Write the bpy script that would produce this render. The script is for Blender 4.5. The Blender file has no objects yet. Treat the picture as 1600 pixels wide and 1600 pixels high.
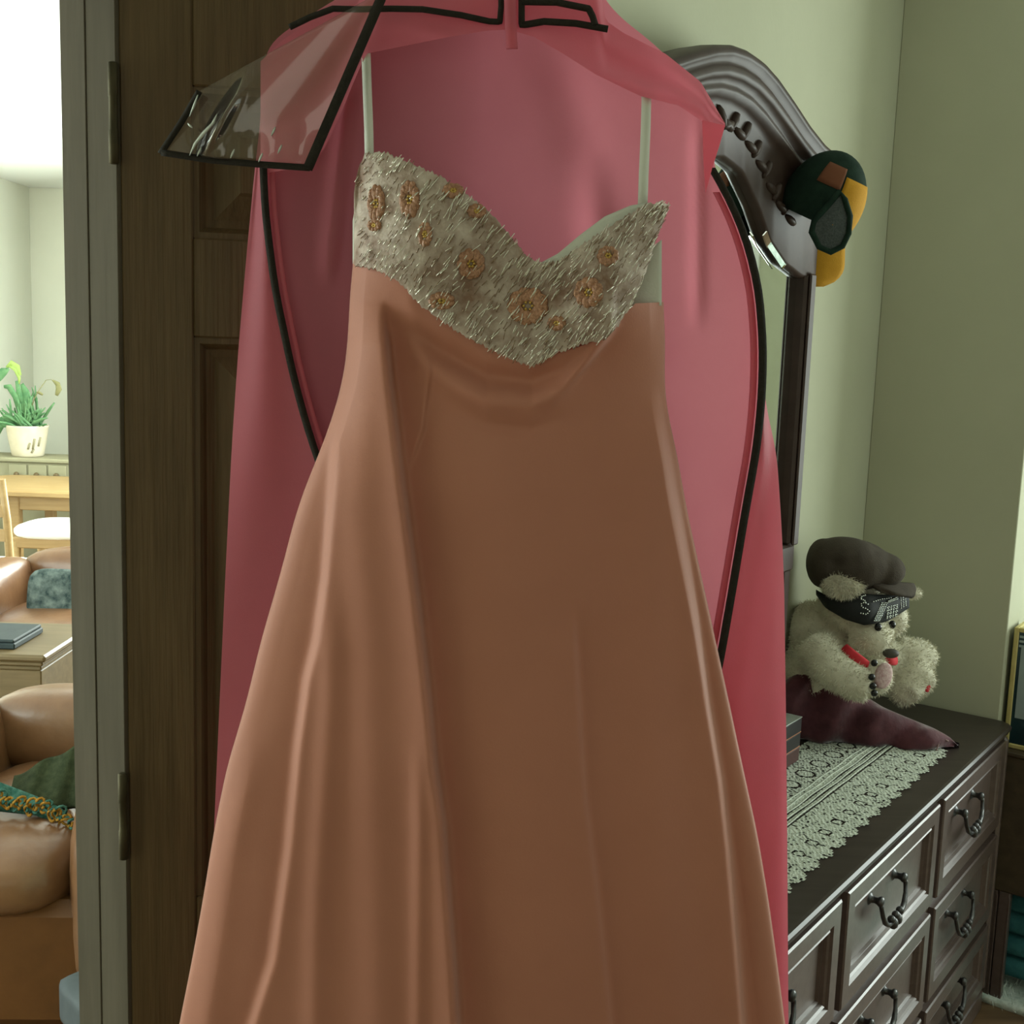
import bpy, math, random
import numpy as np
from mathutils import Vector, Matrix
random.seed(4); rng = np.random.default_rng(4)
S = bpy.context.scene
COL = S.collection
# ------------------------------------------------------------------ camera
F_PX, CZ = 1800.0, 1.65
pp, rr = math.asin(.1392), math.asin(.0340)
FW = np.array([0, math.cos(pp), -math.sin(pp)]); U0 = np.array([0, math.sin(pp), math.cos(pp)]); R0 = np.array([1., 0, 0])
RT = math.cos(rr)*R0 + math.sin(rr)*U0; UP = math.cos(rr)*U0 - math.sin(rr)*R0
EYE = np.array([0, 0, CZ])
cd = bpy.data.cameras.new('camera'); cam = bpy.data.objects.new('camera', cd); COL.objects.link(cam)
cd.sensor_width = 36; cd.lens = 36*F_PX/1600; cd.clip_start = .02
cam.matrix_world = Matrix(((RT[0], UP[0], -FW[0], 0), (RT[1], UP[1], -FW[1], 0), (RT[2], UP[2], -FW[2], CZ), (0, 0, 0, 1)))
S.camera = cam
def P(x, y, D):
    """measured photo position (x, y) at a depth D metres in front of the camera -> world point"""
    d = FW + (x-800)/F_PX*RT - (y-800)/F_PX*UP
    return EYE + d*(D/d[1])
# dresser / bedroom frame: u along the long wall, v out of that wall, z up
A0 = np.array([0.474, 1.703, 0]); DU = np.array([.5947, .8039, 0]); DN = np.array([.8039, -.5947, 0]); ZZ = np.array([0, 0, 1.])
def L(u, v, z): return A0 + u*DU + v*DN + z*ZZ
WV = -.43          # bedroom face of the left wall
# ------------------------------------------------------------------ light
S.view_settings.view_transform = 'Standard'; S.view_settings.look = 'None'
S.view_settings.gamma = 1; S.view_settings.use_curve_mapping = False
S.view_settings.exposure = 0.0
w = bpy.data.worlds.new('world'); S.world = w; w.use_nodes = True
bg = w.node_tree.nodes['Background']; bg.inputs[0].default_value = (.62, .85, .85, 1); bg.inputs[1].default_value = 0.6
def area(name, loc, direction, sx, sy, power, col):
    l = bpy.data.lights.new(name, 'AREA'); l.shape = 'RECTANGLE'; l.size = sx; l.size_y = sy; l.energy = power; l.color = col
    o = bpy.data.objects.new(name, l); COL.objects.link(o); o.location = loc
    o.rotation_euler = Vector(direction).to_track_quat('-Z', 'Y').to_euler(); return o
area('far_window_daylight', L(2.86, 1.53, 1.5), -DU-.25*DN+np.array([0, 0, -.05]), 1.5, 1.5, 80, (.90, 1.0, .93))
area('right_window_daylight', L(.75, 2.48, 1.5), -DN, 1.6, 1.3, 7, (.92, 1.0, .88))
area('front_fill', L(-2.9, 1.3, 1.7), DU+np.array([0, 0, -.05]), 1.5, 1.2, 6.3, (1.0, .98, .86))  # added soft fill from behind the camera; wall_front has no window
area('lounge_window_daylight', L(-2.6, -4.2, 1.5), DU, 4.2, 1.9, 230, (.88, 1.0, .93))
area('lounge_right_daylight', L(3.22, -4.0, 1.5), -DU, 2.3, 1.8, 330, (.90, 1.0, .93))
# ------------------------------------------------------------------ materials
M = {}
def sr(r, g, b):
    f = lambda c: (c/255/12.92) if c/255 <= .04045 else ((c/255+.055)/1.055)**2.4
    return (f(r), f(g), f(b), 1)
def mat(name, c1, c2=None, rough=.6, scale=(8, 8, 8), bump=0., bscale=None, spec=.4, metal=0., sheen=0., detail=4, trans=0., coat=0., wave=None):
    m = bpy.data.materials.new(name); m.use_nodes = True; nt = m.node_tree; N = nt.nodes; K = nt.links
    b = N['Principled BSDF']; b.inputs['Roughness'].default_value = rough; b.inputs['Metallic'].default_value = metal
    b.inputs['Specular IOR Level'].default_value = spec; b.inputs['Sheen Weight'].default_value = sheen; b.inputs['Coat Weight'].default_value = coat
    b.inputs['Sheen Roughness'].default_value = .4; b.inputs['Coat Roughness'].default_value = .25
    tc = N.new('ShaderNodeTexCoord'); mp = N.new('ShaderNodeMapping'); mp.inputs['Scale'].default_value = scale
    K.new(tc.outputs['Object'], mp.inputs['Vector'])
    nz = N.new('ShaderNodeTexNoise'); nz.inputs['Scale'].default_value = 1; nz.inputs['Detail'].default_value = detail; nz.inputs['Roughness'].default_value = .6
    K.new(mp.outputs[0], nz.inputs['Vector'])
    rp = N.new('ShaderNodeValToRGB'); rp.color_ramp.elements[0].position = .33; rp.color_ramp.elements[1].position = .68
    rp.color_ramp.elements[0].color = c1; rp.color_ramp.elements[1].color = c2 or c1
    K.new(nz.outputs[0], rp.inputs[0]); K.new(rp.outputs[0], b.inputs['Base Color'])
    if bump:
        n2 = N.new('ShaderNodeTexNoise'); n2.inputs['Detail'].default_value = 3; n2.inputs['Scale'].default_value = 1
        m2 = N.new('ShaderNodeMapping'); m2.inputs['Scale'].default_value = bscale or scale
        K.new(tc.outputs['Object'], m2.inputs[0]); K.new(m2.outputs[0], n2.inputs['Vector'])
        bp = N.new('ShaderNodeBump'); bp.inputs['Strength'].default_value = bump; bp.inputs['Distance'].default_value = .004
        K.new(n2.outputs[0], bp.inputs['Height']); K.new(bp.outputs[0], b.inputs['Normal'])
    if trans:
        t = N.new('ShaderNodeBsdfTranslucent'); K.new(rp.outputs[0], t.inputs[0]); mx = N.new('ShaderNodeMixShader'); mx.inputs[0].default_value = trans
        K.new(b.outputs[0], mx.inputs[1]); K.new(t.outputs[0], mx.inputs[2]); K.new(mx.outputs[0], N['Material Output'].inputs[0])
    M[name] = m; return m
mat('wall_paint', (.46, .465, .335, 1), (.49, .495, .36, 1), .85, (3, 3, 3), .06, (90, 90, 90), .2)
mat('lounge_paint', (.80, .80, .70, 1), (.83, .83, .73, 1), .9, (2, 2, 2))
mat('ceiling_paint', (.86, .88, .86, 1), (.88, .90, .88, 1), .9, (2, 2, 2))
mat('floor_wood', (.12, .07, .035, 1), (.2, .12, .06, 1), .5, (2, 30, 2))
mat('jamb_wood', (.075, .063, .043, 1), (.10, .085, .06, 1), .75, (30, 30, 3), .12, (120, 120, 6), .08)
mat('door_wood', (.082, .052, .022, 1), (.125, .082, .038, 1), .5, (60, 60, 4), .35, (220, 220, 7), .22)
mat('brass', (.06, .052, .03, 1), (.085, .072, .04, 1), .6, (20, 20, 20), 0, None, .5, .9)
mat('dresser_wood', (.080, .054, .045, 1), (.105, .073, .062, 1), .42, (6, 60, 60), .06, (20, 140, 140), .5, 0, 0, 4, 0, .45)
mat('dresser_top_wood', (.030, .022, .018, 1), (.045, .034, .028, 1), .38, (6, 60, 60), 0, None, .35)
mat('pewter', (.055, .055, .055, 1), (.10, .10, .10, 1), .35, (60, 60, 60), 0, None, .6, .75)
mat('mirror_wood', (.044, .027, .020, 1), (.060, .038, .029, 1), .45, (20, 20, 20), .05, None, .2, 0, 0, 4, 0, .05)
mat('mirror_glass', (.80, .84, .82, 1), None, .02, metal=1.)
mat('satin', (.49, .20, .132, 1), (.53, .22, .146, 1), .62, (6, 6, 6), .05, (500, 500, 500), .35, 0, .4, 4, .12)
mat('lining', (.62, .64, .54, 1), (.66, .68, .58, 1), .6, (10, 10, 10), .1, (300, 300, 300))
mat('bag_fabric', (.76, .235, .30, 1), (.80, .26, .325, 1), .55, (7, 7, 7), .12, (700, 700, 700), .3, 0, .3, 4, .6)
mat('black_tape', (.018, .015, .010, 1), (.026, .022, .016, 1), .8, (200, 200, 200), .3, (900, 900, 900), .2)
mat('plush_white', (.60, .57, .44, 1), (.70, .67, .54, 1), .95, (30, 30, 30), .3, (200, 200, 200), .1, 0, .3)
mat('brown_cloth', (.050, .040, .030, 1), (.068, .055, .042, 1), .9, (30, 30, 30), .4, (400, 400, 400), .15)
mat('black_cloth', (.010, .012, .012, 1), (.016, .018, .018, 1), .7, (50, 50, 50), .2, (500, 500, 500), .3)
mat('rhinestone', (.75, .80, .76, 1), None, .12, metal=.8)
mat('red_felt', (.50, .02, .03, 1), (.56, .035, .045, 1), .85, (60, 60, 60))
mat('pink_embroidery', (.42, .25, .25, 1), (.62, .48, .46, 1), .9, (120, 120, 120), .4, (300, 300, 300))
mat('nose_brown', (.045, .04, .028, 1), (.06, .05, .036, 1), .6, (60, 60, 60))
mat('eye_black', (.01, .01, .01, 1), None, .15)
mat('maroon_velvet', (.055, .016, .022, 1), (.11, .035, .045, 1), .75, (18, 18, 18), .35, (60, 60, 60), .2, 0, .5)
mat('maroon_stitch', (.28, .18, .17, 1), None, .8)
mat('box_black', (.012, .010, .011, 1), (.02, .016, .017, 1), .4, (20, 20, 20))
mat('box_red', (.05, .014, .012, 1), (.07, .02, .016, 1), .5, (20, 20, 20))
mat('silver_edge', (.55, .60, .56, 1), None, .3, metal=.6)
mat('copper_edge', (.35, .14, .06, 1), None, .4, metal=.5)
mat('lace', (.42, .46, .38, 1), (.66, .70, .60, 1), .9, (140, 140, 140), .7, (260, 260, 260), .1)
mat('cap_green', (.008, .022, .014, 1), (.014, .035, .022, 1), .9, (60, 60, 60), .2, (400, 400, 400), .2)
mat('cap_yellow', (.50, .245, .015, 1), (.55, .28, .022, 1), .8, (30, 30, 30), .2, (400, 400, 400), .2)
mat('cap_orange', (.17, .06, .025, 1), None, .85)
mat('cap_mesh', (.035, .045, .042, 1), (.075, .09, .082, 1), .8, (260, 260, 260), .4, (400, 400, 400))
mat('leather', (.13, .060, .026, 1), (.175, .088, .042, 1), .32, (9, 9, 9), .25, (40, 40, 40), .5)
mat('leather_dark', (.085, .033, .007, 1), (.11, .043, .010, 1), .5, (9, 9, 9), .2, (40, 40, 40), .3)
mat('leather_pale', (.45, .30, .21, 1), (.55, .38, .28, 1), .38, (9, 9, 9), .3, (30, 30, 30), .5)
mat('oak', (.30, .19, .075, 1), (.37, .245, .105, 1), .45, (4, 40, 40), 0, None, .3)
mat('oak_dull', (.095, .065, .025, 1), (.135, .092, .04, 1), .5, (4, 40, 40))
mat('seat_white', (.80, .80, .74, 1), (.84, .84, .79, 1), .8, (20, 20, 20))
mat('cabinet_beige', (.28, .265, .17, 1), (.31, .295, .19, 1), .7, (6, 6, 6))
mat('teal_floral', (.006, .020, .021, 1), (.13, .16, .145, 1), .85, (22, 22, 22), .3, None, .2, detail=6)
mat('teal_dark', (.006, .014, .016, 1), (.013, .025, .026, 1), .7, (20, 20, 20))
mat('towel_green', (.022, .029, .014, 1), (.042, .052, .026, 1), .95, (50, 50, 50), .5, (300, 300, 300), .1)
mat('yarn_teal', (.016, .07, .055, 1), (.06, .14, .11, 1), .95, (60, 60, 60), .5, (200, 200, 200), .1)
mat('yarn_yellow', (.22, .088, .008, 1), (.32, .19, .04, 1), .95, (50, 50, 50), .5, (200, 200, 200), .1)
mat('stool_grey', (.042, .053, .058, 1), (.055, .068, .072, 1), .7, (20, 20, 20))
mat('pot_cream', (.62, .55, .42, 1), (.70, .63, .50, 1), .5, (12, 12, 12))
mat('pot_mark', (.30, .27, .17, 1), None, .6)
mat('leaf_green', (.10, .27, .12, 1), (.22, .42, .20, 1), .55, (20, 20, 20), 0, None, .3, 0, 0, 4, .25)
mat('leaf_yellow', (.40, .56, .14, 1), (.46, .62, .2, 1), .6, (20, 20, 20), trans=.25)
mat('leaf_dry', (.20, .19, .08, 1), (.26, .25, .12, 1), .8, (20, 20, 20))
mat('soil', (.06, .04, .025, 1), None, .95)
mat('walnut', (.050, .035, .018, 1), (.075, .052, .028, 1), .6, (40, 4, 40))
mat('teal_rug', (.02, .10, .11, 1), (.05, .18, .19, 1), .95, (14, 14, 14), .6, (80, 80, 80), .1, detail=6)
mat('white_rug', (.50, .60, .54, 1), (.78, .85, .79, 1), .95, (60, 60, 60), .8, (90, 90, 90), .1)
mat('dark_glass', (.012, .03, .035, 1), (.03, .06, .065, 1), .1, (10, 10, 10))
mat('grey_panel', (.26, .32, .32, 1), (.30, .37, .36, 1), .4, (10, 10, 10))
mat('gold_frame', (.55, .46, .17, 1), (.62, .53, .22, 1), .4, (30, 30, 30), metal=.3)
mat('white_trim', (.70, .72, .66, 1), None, .6)
# bodice cloth: pale net with brown and orange patches of embroidery
m = mat('bodice_lace', (.24, .14, .09, 1), (.66, .57, .48, 1), .6, (34, 34, 34), .35, (180, 180, 180), .35, detail=9)
mat('bead_clear', (.70, .66, .52, 1), (.85, .82, .70, 1), .12, (300, 300, 300), 0, None, .9, .35)
mat('bead_brown', (.20, .12, .07, 1), (.32, .22, .13, 1), .25, (300, 300, 300), 0, None, .8, .3)
mat('flower_orange', (.26, .11, .05, 1), (.52, .27, .15, 1), .45, (420, 420, 420), .6, (300, 300, 300), .6)
mat('flower_gold', (.50, .32, .08, 1), None, .25, metal=.5)
# clear vinyl
m = bpy.data.materials.new('clear_vinyl'); m.use_nodes = True; nt = m.node_tree; nt.nodes.remove(nt.nodes['Principled BSDF'])
tr = nt.nodes.new('ShaderNodeBsdfTransparent'); tr.inputs[0].default_value = (.93, .93, .9, 1)
gl = nt.nodes.new('ShaderNodeBsdfGlossy'); gl.inputs['Roughness'].default_value = .08
df = nt.nodes.new('ShaderNodeBsdfDiffuse'); df.inputs[0].default_value = (.55, .44, .36, 1)
fr = nt.nodes.new('ShaderNodeFresnel'); fr.inputs[0].default_value = 1.5
m1 = nt.nodes.new('ShaderNodeMixShader'); m1.inputs[0].default_value = .08; m2 = nt.nodes.new('ShaderNodeMixShader')
nt.links.new(tr.outputs[0], m1.inputs[1]); nt.links.new(df.outputs[0], m1.inputs[2]); nt.links.new(fr.outputs[0], m2.inputs[0])
nt.links.new(m1.outputs[0], m2.inputs[1]); nt.links.new(gl.outputs[0], m2.inputs[2]); nt.links.new(m2.outputs[0], nt.nodes['Material Output'].inputs[0])
M['clear_vinyl'] = m
# ------------------------------------------------------------------ mesh helpers
class MB:
    def __init__(s, fr=None): s.v = []; s.f = []; s.sm = []; s.fr = fr
    def T(s, p): return np.asarray(p, float) if s.fr is None else s.fr(*p)
    def add(s, vs, fs, smooth=False):
        o = len(s.v); s.v += [s.T(p) for p in vs]; s.f += [tuple(i+o for i in f) for f in fs]; s.sm += [smooth]*len(fs); return s
    def box(s, x0, x1, y0, y1, z0, z1, b=.003):
        x0, x1 = sorted((x0, x1)); y0, y1 = sorted((y0, y1)); z0, z1 = sorted((z0, z1))
        b = min(b, (x1-x0)*.45, (y1-y0)*.45, (z1-z0)*.45); vs = []; ix = {}
        for i in (0, 1):
            for j in (0, 1):
                for k in (0, 1):
                    c = [(x0, x1)[i], (y0, y1)[j], (z0, z1)[k]]; g = [1-2*i, 1-2*j, 1-2*k]
                    for a in range(3):
                        q = [c[e]+(0 if e == a else g[e]*b) for e in range(3)]; ix[(i, j, k, a)] = len(vs); vs.append(q)
        fs = []
        def V(c, a): return ix[(*c, a)]
        for a in range(3):
            o1, o2 = [e for e in range(3) if e != a]
            for sd in (0, 1):
                q = []
                for p1, p2 in ((0, 0), (1, 0), (1, 1), (0, 1)):
                    c = [0]*3; c[a] = sd; c[o1] = p1; c[o2] = p2; q.append(V(c, a))
                fs.append(q)
            for p1 in (0, 1):      # edges along axis a
                for p2 in (0, 1):
                    c0 = [0]*3; c1 = [0]*3; c0[o1] = c1[o1] = p1; c0[o2] = c1[o2] = p2; c1[a] = 1
                    fs.append([V(c0, o1), V(c1, o1), V(c1, o2), V(c0, o2)])
        for i in (0, 1):
            for j in (0, 1):
                for k in (0, 1): fs.append([ix[(i, j, k, a)] for a in range(3)])
        return s.add(vs, fs)
    def grid(s, pts, smooth=True, closeu=False):
        pts = np.asarray(pts, float); n, m_ = pts.shape[:2]
        fs = []
        for i in range(n-1):
            for j in range(m_ if closeu else m_-1):
                j2 = (j+1) % m_; fs.append((i*m_+j, i*m_+j2, (i+1)*m_+j2, (i+1)*m_+j))
        return s.add(pts.reshape(-1, 3), fs, smooth)
    def slab(s, pts, off, smooth=True):
        """sheet with thickness: pts grid plus the same grid moved by off, closed at the rim"""
        a = np.asarray(pts, float); b = a+np.asarray(off, float); n, m_ = a.shape[:2]
        vs = np.concatenate([a.reshape(-1, 3), b.reshape(-1, 3)]); N = n*m_; fs = []
        for i in range(n-1):
            for j in range(m_-1):
                q = (i*m_+j, i*m_+j+1, (i+1)*m_+j+1, (i+1)*m_+j); fs.append(q); fs.append(tuple(x+N for x in q[::-1]))
        rim = [(0, j) for j in range(m_)]+[(i, m_-1) for i in range(1, n)]+[(n-1, j) for j in range(m_-2, -1, -1)]+[(i, 0) for i in range(n-2, 0, -1)]
        rim = [i*m_+j for i, j in rim]
        for k in range(len(rim)): p, q = rim[k], rim[(k+1) % len(rim)]; fs.append((q, p, p+N, q+N))
        return s.add(vs, fs, smooth)
    def tube(s, path, r, n=8, cap=True, flat=None):
        path = [np.asarray(p, float) for p in path]; k = len(path); rs = r if hasattr(r, '__len__') else [r]*k
        rows = []; ref = np.array([.13, .21, .97])
        for i in range(k):
            t = path[min(i+1, k-1)]-path[max(i-1, 0)]; t = t/(np.linalg.norm(t)+1e-9)
            a = np.cross(t, ref if flat is None else flat)
            if np.linalg.norm(a) < .1: a = np.cross(t, [1., 0, 0])
            a /= np.linalg.norm(a); b = np.cross(t, a)
            q = rs[i] if hasattr(rs[i], '__len__') else (rs[i], rs[i])
            rows.append([path[i]+q[0]*math.cos(2*math.pi*j/n)*a+q[1]*math.sin(2*math.pi*j/n)*b for j in range(n)])
        s.grid(rows, True, True)
        if cap:
            o = len(s.v)-k*n; s.f += [tuple(o+j for j in range(n))[::-1], tuple(o+(k-1)*n+j for j in range(n))]; s.sm += [False, False]
        return s
    def ball(s, c, r, n=12, m_=18, rot=None, fn=None):
        r = np.array(r if hasattr(r, '__len__') else (r,)*3, float); rows = []
        for i in range(n+1):
            th = math.pi*i/n; row = []
            for j in range(m_):
                ph = 2*math.pi*j/m_; d = np.array([math.sin(th)*math.cos(ph), math.sin(th)*math.sin(ph), math.cos(th)])
                if fn: d = d*fn(d)
                q = d*r
                if rot is not None: q = rot@q
                row.append(np.asarray(c)+q)
            rows.append(row)
        return s.grid(rows, True, True)
    def rev(s, c, prof, n=20, ax=None):
        """lathe: prof list of (radius, height) about the axis ax through c"""
        ax = np.array([0, 0, 1.]) if ax is None else np.asarray(ax, float)/np.linalg.norm(ax)
        a = np.cross(ax, [0, 0, 1.] if abs(ax[2]) < .9 else [1., 0, 0]); a /= np.linalg.norm(a); b = np.cross(ax, a)
        rows = [[np.asarray(c)+ax*h+r*(math.cos(2*math.pi*j/n)*a+math.sin(2*math.pi*j/n)*b) for j in range(n)] for r, h in prof]
        return s.grid(rows, True, True)
    def rings(s, rects, cap=True):
        """rects: list of (x0,x1,z0,z1,depth y) nested rectangles lofted together (frame mouldings, panels)"""
        vs = []; fs = []
        for x0, x1, z0, z1, y in rects: vs += [(x0, y, z0), (x1, y, z0), (x1, y, z1), (x0, y, z1)]
        for i in range(len(rects)-1):
            for j in range(4): fs.append((i*4+j, i*4+(j+1) % 4, i*4+4+(j+1) % 4, i*4+4+j))
        if cap: k = len(rects)*4-4; fs.append((k, k+1, k+2, k+3))
        return s.add(vs, fs)
    def prism(s, outline, off):
        """flat closed outline (list of 3-D points) given thickness off"""
        n = len(outline); a = [np.asarray(p, float) for p in outline]; b = [p+np.asarray(off) for p in a]
        fs = [tuple(range(n)), tuple(range(2*n-1, n-1, -1))]+[(i, (i+1) % n, (i+1) % n+n, i+n) for i in range(n)]
        return s.add(a+b, fs)
    def build(s, name, material, parent=None, base=None, auto=None):
        v = np.array(s.v); org = np.zeros(3)
        if parent is not None: org = np.array(wloc(parent))
        else:
            lo, hi = v.min(0), v.max(0); org = np.array([(lo[0]+hi[0])/2, (lo[1]+hi[1])/2, lo[2]])
        me = bpy.data.meshes.new(name); me.from_pydata((v-org).tolist(), [], s.f)
        me.polygons.foreach_set('use_smooth', s.sm); me.materials.append(M[material]); me.update()
        o = bpy.data.objects.new(name, me); COL.objects.link(o)
        if parent is not None: o.parent = parent
        else: o.location = org
        fixn(me); return o
import bmesh
def fixn(me):
    b = bmesh.new(); b.from_mesh(me); bmesh.ops.recalc_face_normals(b, faces=b.faces); b.to_mesh(me); b.free()
def wloc(o):
    l = Vector((0, 0, 0))
    while o is not None: l += o.location; o = o.parent
    return l
def tag(o, label=None, cat=None, group=None, kind=None):
    if label: o['label'] = label
    if cat: o['category'] = cat
    if group: o['group'] = group
    if kind: o['kind'] = kind
    return o
def thing(name, loc, label, cat, group=None, kind=None):
    o = bpy.data.objects.new(name, None); COL.objects.link(o); o.location = loc; o.empty_display_size = .05
    return tag(o, label, cat, group, kind)
def ip(tab):
    a = np.array(tab, float); return lambda q: np.interp(q, a[:, 0], a[:, 1])
def smooth_ip(tab):
    a = np.array(sorted(tab), float)
    xs = np.linspace(a[0, 0], a[-1, 0], 400); ys = np.interp(xs, a[:, 0], a[:, 1]); k = np.ones(13)/13
    ys = np.convolve(np.pad(ys, 6, mode='reflect', reflect_type='odd'), k, 'valid'); return lambda q: np.interp(q, xs, ys)
# ------------------------------------------------------------------ room
def struct(name, mb, m_, parent=None):
    o = mb.build(name, m_, parent)
    if parent is None: o['kind'] = 'structure'
    return o
UH = -.922                                     # hinge side of the doorway
CEIL = 2.75
b = MB(L); b.box(-4.5, 5.2, -9, 2.6, -.1, 0, .001); struct('floor', b, 'floor_wood')
b = MB(L); b.box(-4.5, 5.2, -9, 2.6, CEIL, CEIL+.1, .001); struct('ceiling', b, 'ceiling_paint')
b = MB(L); b.box(UH+.014, 3.34, WV-.085, WV, 0, CEIL, .001); b.box(-4.5, UH-.84, WV-.085, WV, 0, CEIL, .001); b.box(UH-.84, UH+.014, WV-.085, WV, 2.06, CEIL, .001)
struct('wall_left', b, 'wall_paint')
b = MB(L); b.box(1.375, 1.495, WV, -.045, 0, CEIL, .002); struct('wall_back', b, 'wall_paint')
b = MB(L); b.box(1.497, 2.9, -.25, -.10, 0, CEIL, .002); struct('wall_alcove', b, 'wall_paint')
b = MB(L); b.box(3.25, 3.34, -6.0, -5.2, 0, CEIL, .001).box(3.25, 3.34, -2.8, WV, 0, CEIL, .001).box(3.25, 3.34, -5.2, -2.8, 0, .55, .001).box(3.25, 3.34, -5.2, -2.8, 2.45, CEIL, .001); struct('wall_lounge_right', b, 'lounge_paint')
b = MB(L); b.box(2.907, 3.0, WV, .75, 0, CEIL, .001).box(2.907, 3.0, 2.3, 2.6, 0, CEIL, .001).box(2.907, 3.0, .75, 2.3, 0, .7, .001).box(2.907, 3.0, .75, 2.3, 2.3, CEIL, .001); struct('wall_far', b, 'wall_paint')
b = MB(L); b.box(2.90, 2.96, .75, .80, .7, 2.3).box(2.90, 2.96, 2.25, 2.3, .7, 2.3).box(2.90, 2.96, .80, 2.25, .7, .76).box(2.90, 2.96, .80, 2.25, 2.24, 2.3).box(2.90, 2.95, 1.5, 1.54, .76, 2.24); struct('window_2', b, 'white_trim')
b = MB(); b.box(-3.85, .5, 9.0, 9.1, 0, CEIL, .001); struct('wall_lounge_far', b, 'lounge_paint')
b = MB(); b.box(-3.83, -3.755, 5.3, 8.999, 0, CEIL, .001); struct('wall_lounge_left', b, 'lounge_paint')
b = MB(); b.box(-8, -3.831, 5.3, 5.4, 0, CEIL, .001); struct('wall_lounge_back', b, 'lounge_paint')
b = MB(L); b.box(-4.5, -.1, 2.5, 2.6, 0, CEIL, .001).box(1.6, 2.9, 2.5, 2.6, 0, CEIL, .001).box(-.1, 1.6, 2.5, 2.6, 0, .8, .001).box(-.1, 1.6, 2.5, 2.6, 2.2, CEIL, .001)
struct('wall_right', b, 'wall_paint')
b = MB(L); b.box(-3.1, -3.0, WV, 2.5, 0, CEIL, .001); struct('wall_front', b, 'wall_paint')
b = MB(L); b.box(-2.8, -2.7, -7, -6.4, 0, CEIL, .001).box(-2.8, -2.7, -2, WV-.086, 0, CEIL, .001).box(-2.8, -2.7, -6.4, -2, 0, .5, .001).box(-2.8, -2.7, -6.4, -2, 2.5, CEIL, .001)
struct('wall_lounge_side', b, 'lounge_paint')
b = MB(L)
for q in (-.1, .75, 1.56): b.box(q, q+.04, 2.5, 2.56, .8, 2.2)
b.box(-.1, 1.6, 2.5, 2.56, .8, .84).box(-.1, 1.6, 2.5, 2.56, 2.16, 2.2); struct('window_1', b, 'white_trim')
b = MB(); b.box(-3.754, .4, 8.98, 8.999, 0, .11); struct('baseboard_far', b, 'white_trim')
# door jamb, lit from the lounge: deep stop, then the rabbet the door closes into
b = MB(L); b.box(UH-.0005, UH+.013, WV-.0454, WV+.0052, 0, 2.05, .0007); b.box(UH-.84, UH+.013, WV-.088, WV+.004, 2.035, 2.06, .003)
struct('trim_1', b, 'jamb_wood')
b = MB(L); b.box(UH-.0018, UH+.013, WV-.090, WV-.0455, 0, 2.05, .0007); struct('trim_2', b, 'jamb_wood')
# door, opened wide toward the dresser
HX = L(UH+.003, WV+.006, 0); az = math.radians(79.5)
dx = np.array([math.sin(az), math.cos(az), 0]); dy = np.array([-math.cos(az), math.sin(az), 0])
def LD(x, y, z): return HX+x*dx+y*dy+z*ZZ
DW = .50; DH = 2.02
door = thing('door_1', HX, None, None, kind='structure')
def zat(y): return P(300, y, 1.24)[2]
zA0, zA1, zB0, zB1, zC1 = zat(1395), zat(527), zat(372), zat(137), zat(300)
XS = .072
b = MB(LD); b.box(0, XS, 0, .038, .01, DH, .002); b.build('stile', 'door_wood', door)
b = MB(LD); b.box(DW-.08, DW, 0, .038, .01, DH, .002); b.build('stile', 'door_wood', door)
for z0, z1 in ((.01, .22), (zA0-.14, zA0), (zA1, zB0), (zB1, DH)):
    b = MB(LD); b.box(XS, DW-.08, .0005, .0375, z0, z1, .002); b.build('rail', 'door_wood', door)
for z0, z1 in ((.22, zA0-.14), (zA0, zA1), (zB0, zB1)):
    x0, x1 = XS, DW-.08; b = MB(LD); e = .001
    b.rings([(x0, x1, z0, z1, .004), (x0+.006, x1-.006, z0+.006, z1-.006, .004), (x0+.012, x1-.012, z0+.012, z1-.012, .014), (x0+.02, x1-.02, z0+.02, z1-.02, .016),
             (x0+.045, x1-.045, z0+.045, z1-.045, .006), (x0+.048, x1-.048, z0+.048, z1-.048, .003)])
    b.rings([(x0, x1, z0, z1, .036), (x0+.02, x1-.02, z0+.02, z1-.02, .03)])
    b.build('panel', 'door_wood', door)
for z in (zat(190), zat(1262), .25):
    hz = MB(); c = LD(-.005, -.006, z)
    hz.tube([c+ZZ*q for q in (-.05, -.049, -.017, -.016, .016, .017, .049, .05)], [.003, .0052, .0052, .0046, .0046, .0052, .0052, .003], 10)
    h = hz.build('hinge', 'brass', door); 
# ------------------------------------------------------------------ dress
Lf = smooth_ip([(200, 572), (240, 568), (330, 558), (412, 552), (440, 548), (500, 545), (560, 541), (600, 534), (650, 520), (700, 502), (750, 481), (800, 463), (900, 437), (1000, 408), (1100, 384), (1200, 354), (1300, 334), (1400, 318), (1500, 300), (1600, 280), (1900, 225), (2400, 140)])
Rf = smooth_ip([(200, 1046), (320, 1046), (400, 1040), (470, 1036), (530, 1040), (600, 1038), (650, 1044), (700, 1056), (800, 1074), (900, 1096), (1000, 1118), (1100, 1140), (1200, 1161), (1300, 1183), (1400, 1200), (1500, 1214), (1600, 1227), (1900, 1260), (2400, 1310)])
D0 = 1.14
def sg(x): return 1/(1+np.exp(-np.clip(x, -40, 40)))
FOLDS = []   # path, amp left of the crease, width left, dip right, width right, y range
def fold(path, al, wl, ar, wr, y0, y1, sharp=3.): FOLDS.append((ip([(p[1], p[0]) for p in path]), al, wl, ar, wr, y0, y1, sharp))
fold([(596, 440), (604, 520), (612, 600), (630, 750), (650, 900), (662, 1000), (673, 1100), (682, 1200), (694, 1280), (703, 1400), (711, 1500), (717, 1600), (735, 2000), (750, 2400)], .020, 65, .017, 55, 470, 9999)
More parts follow.
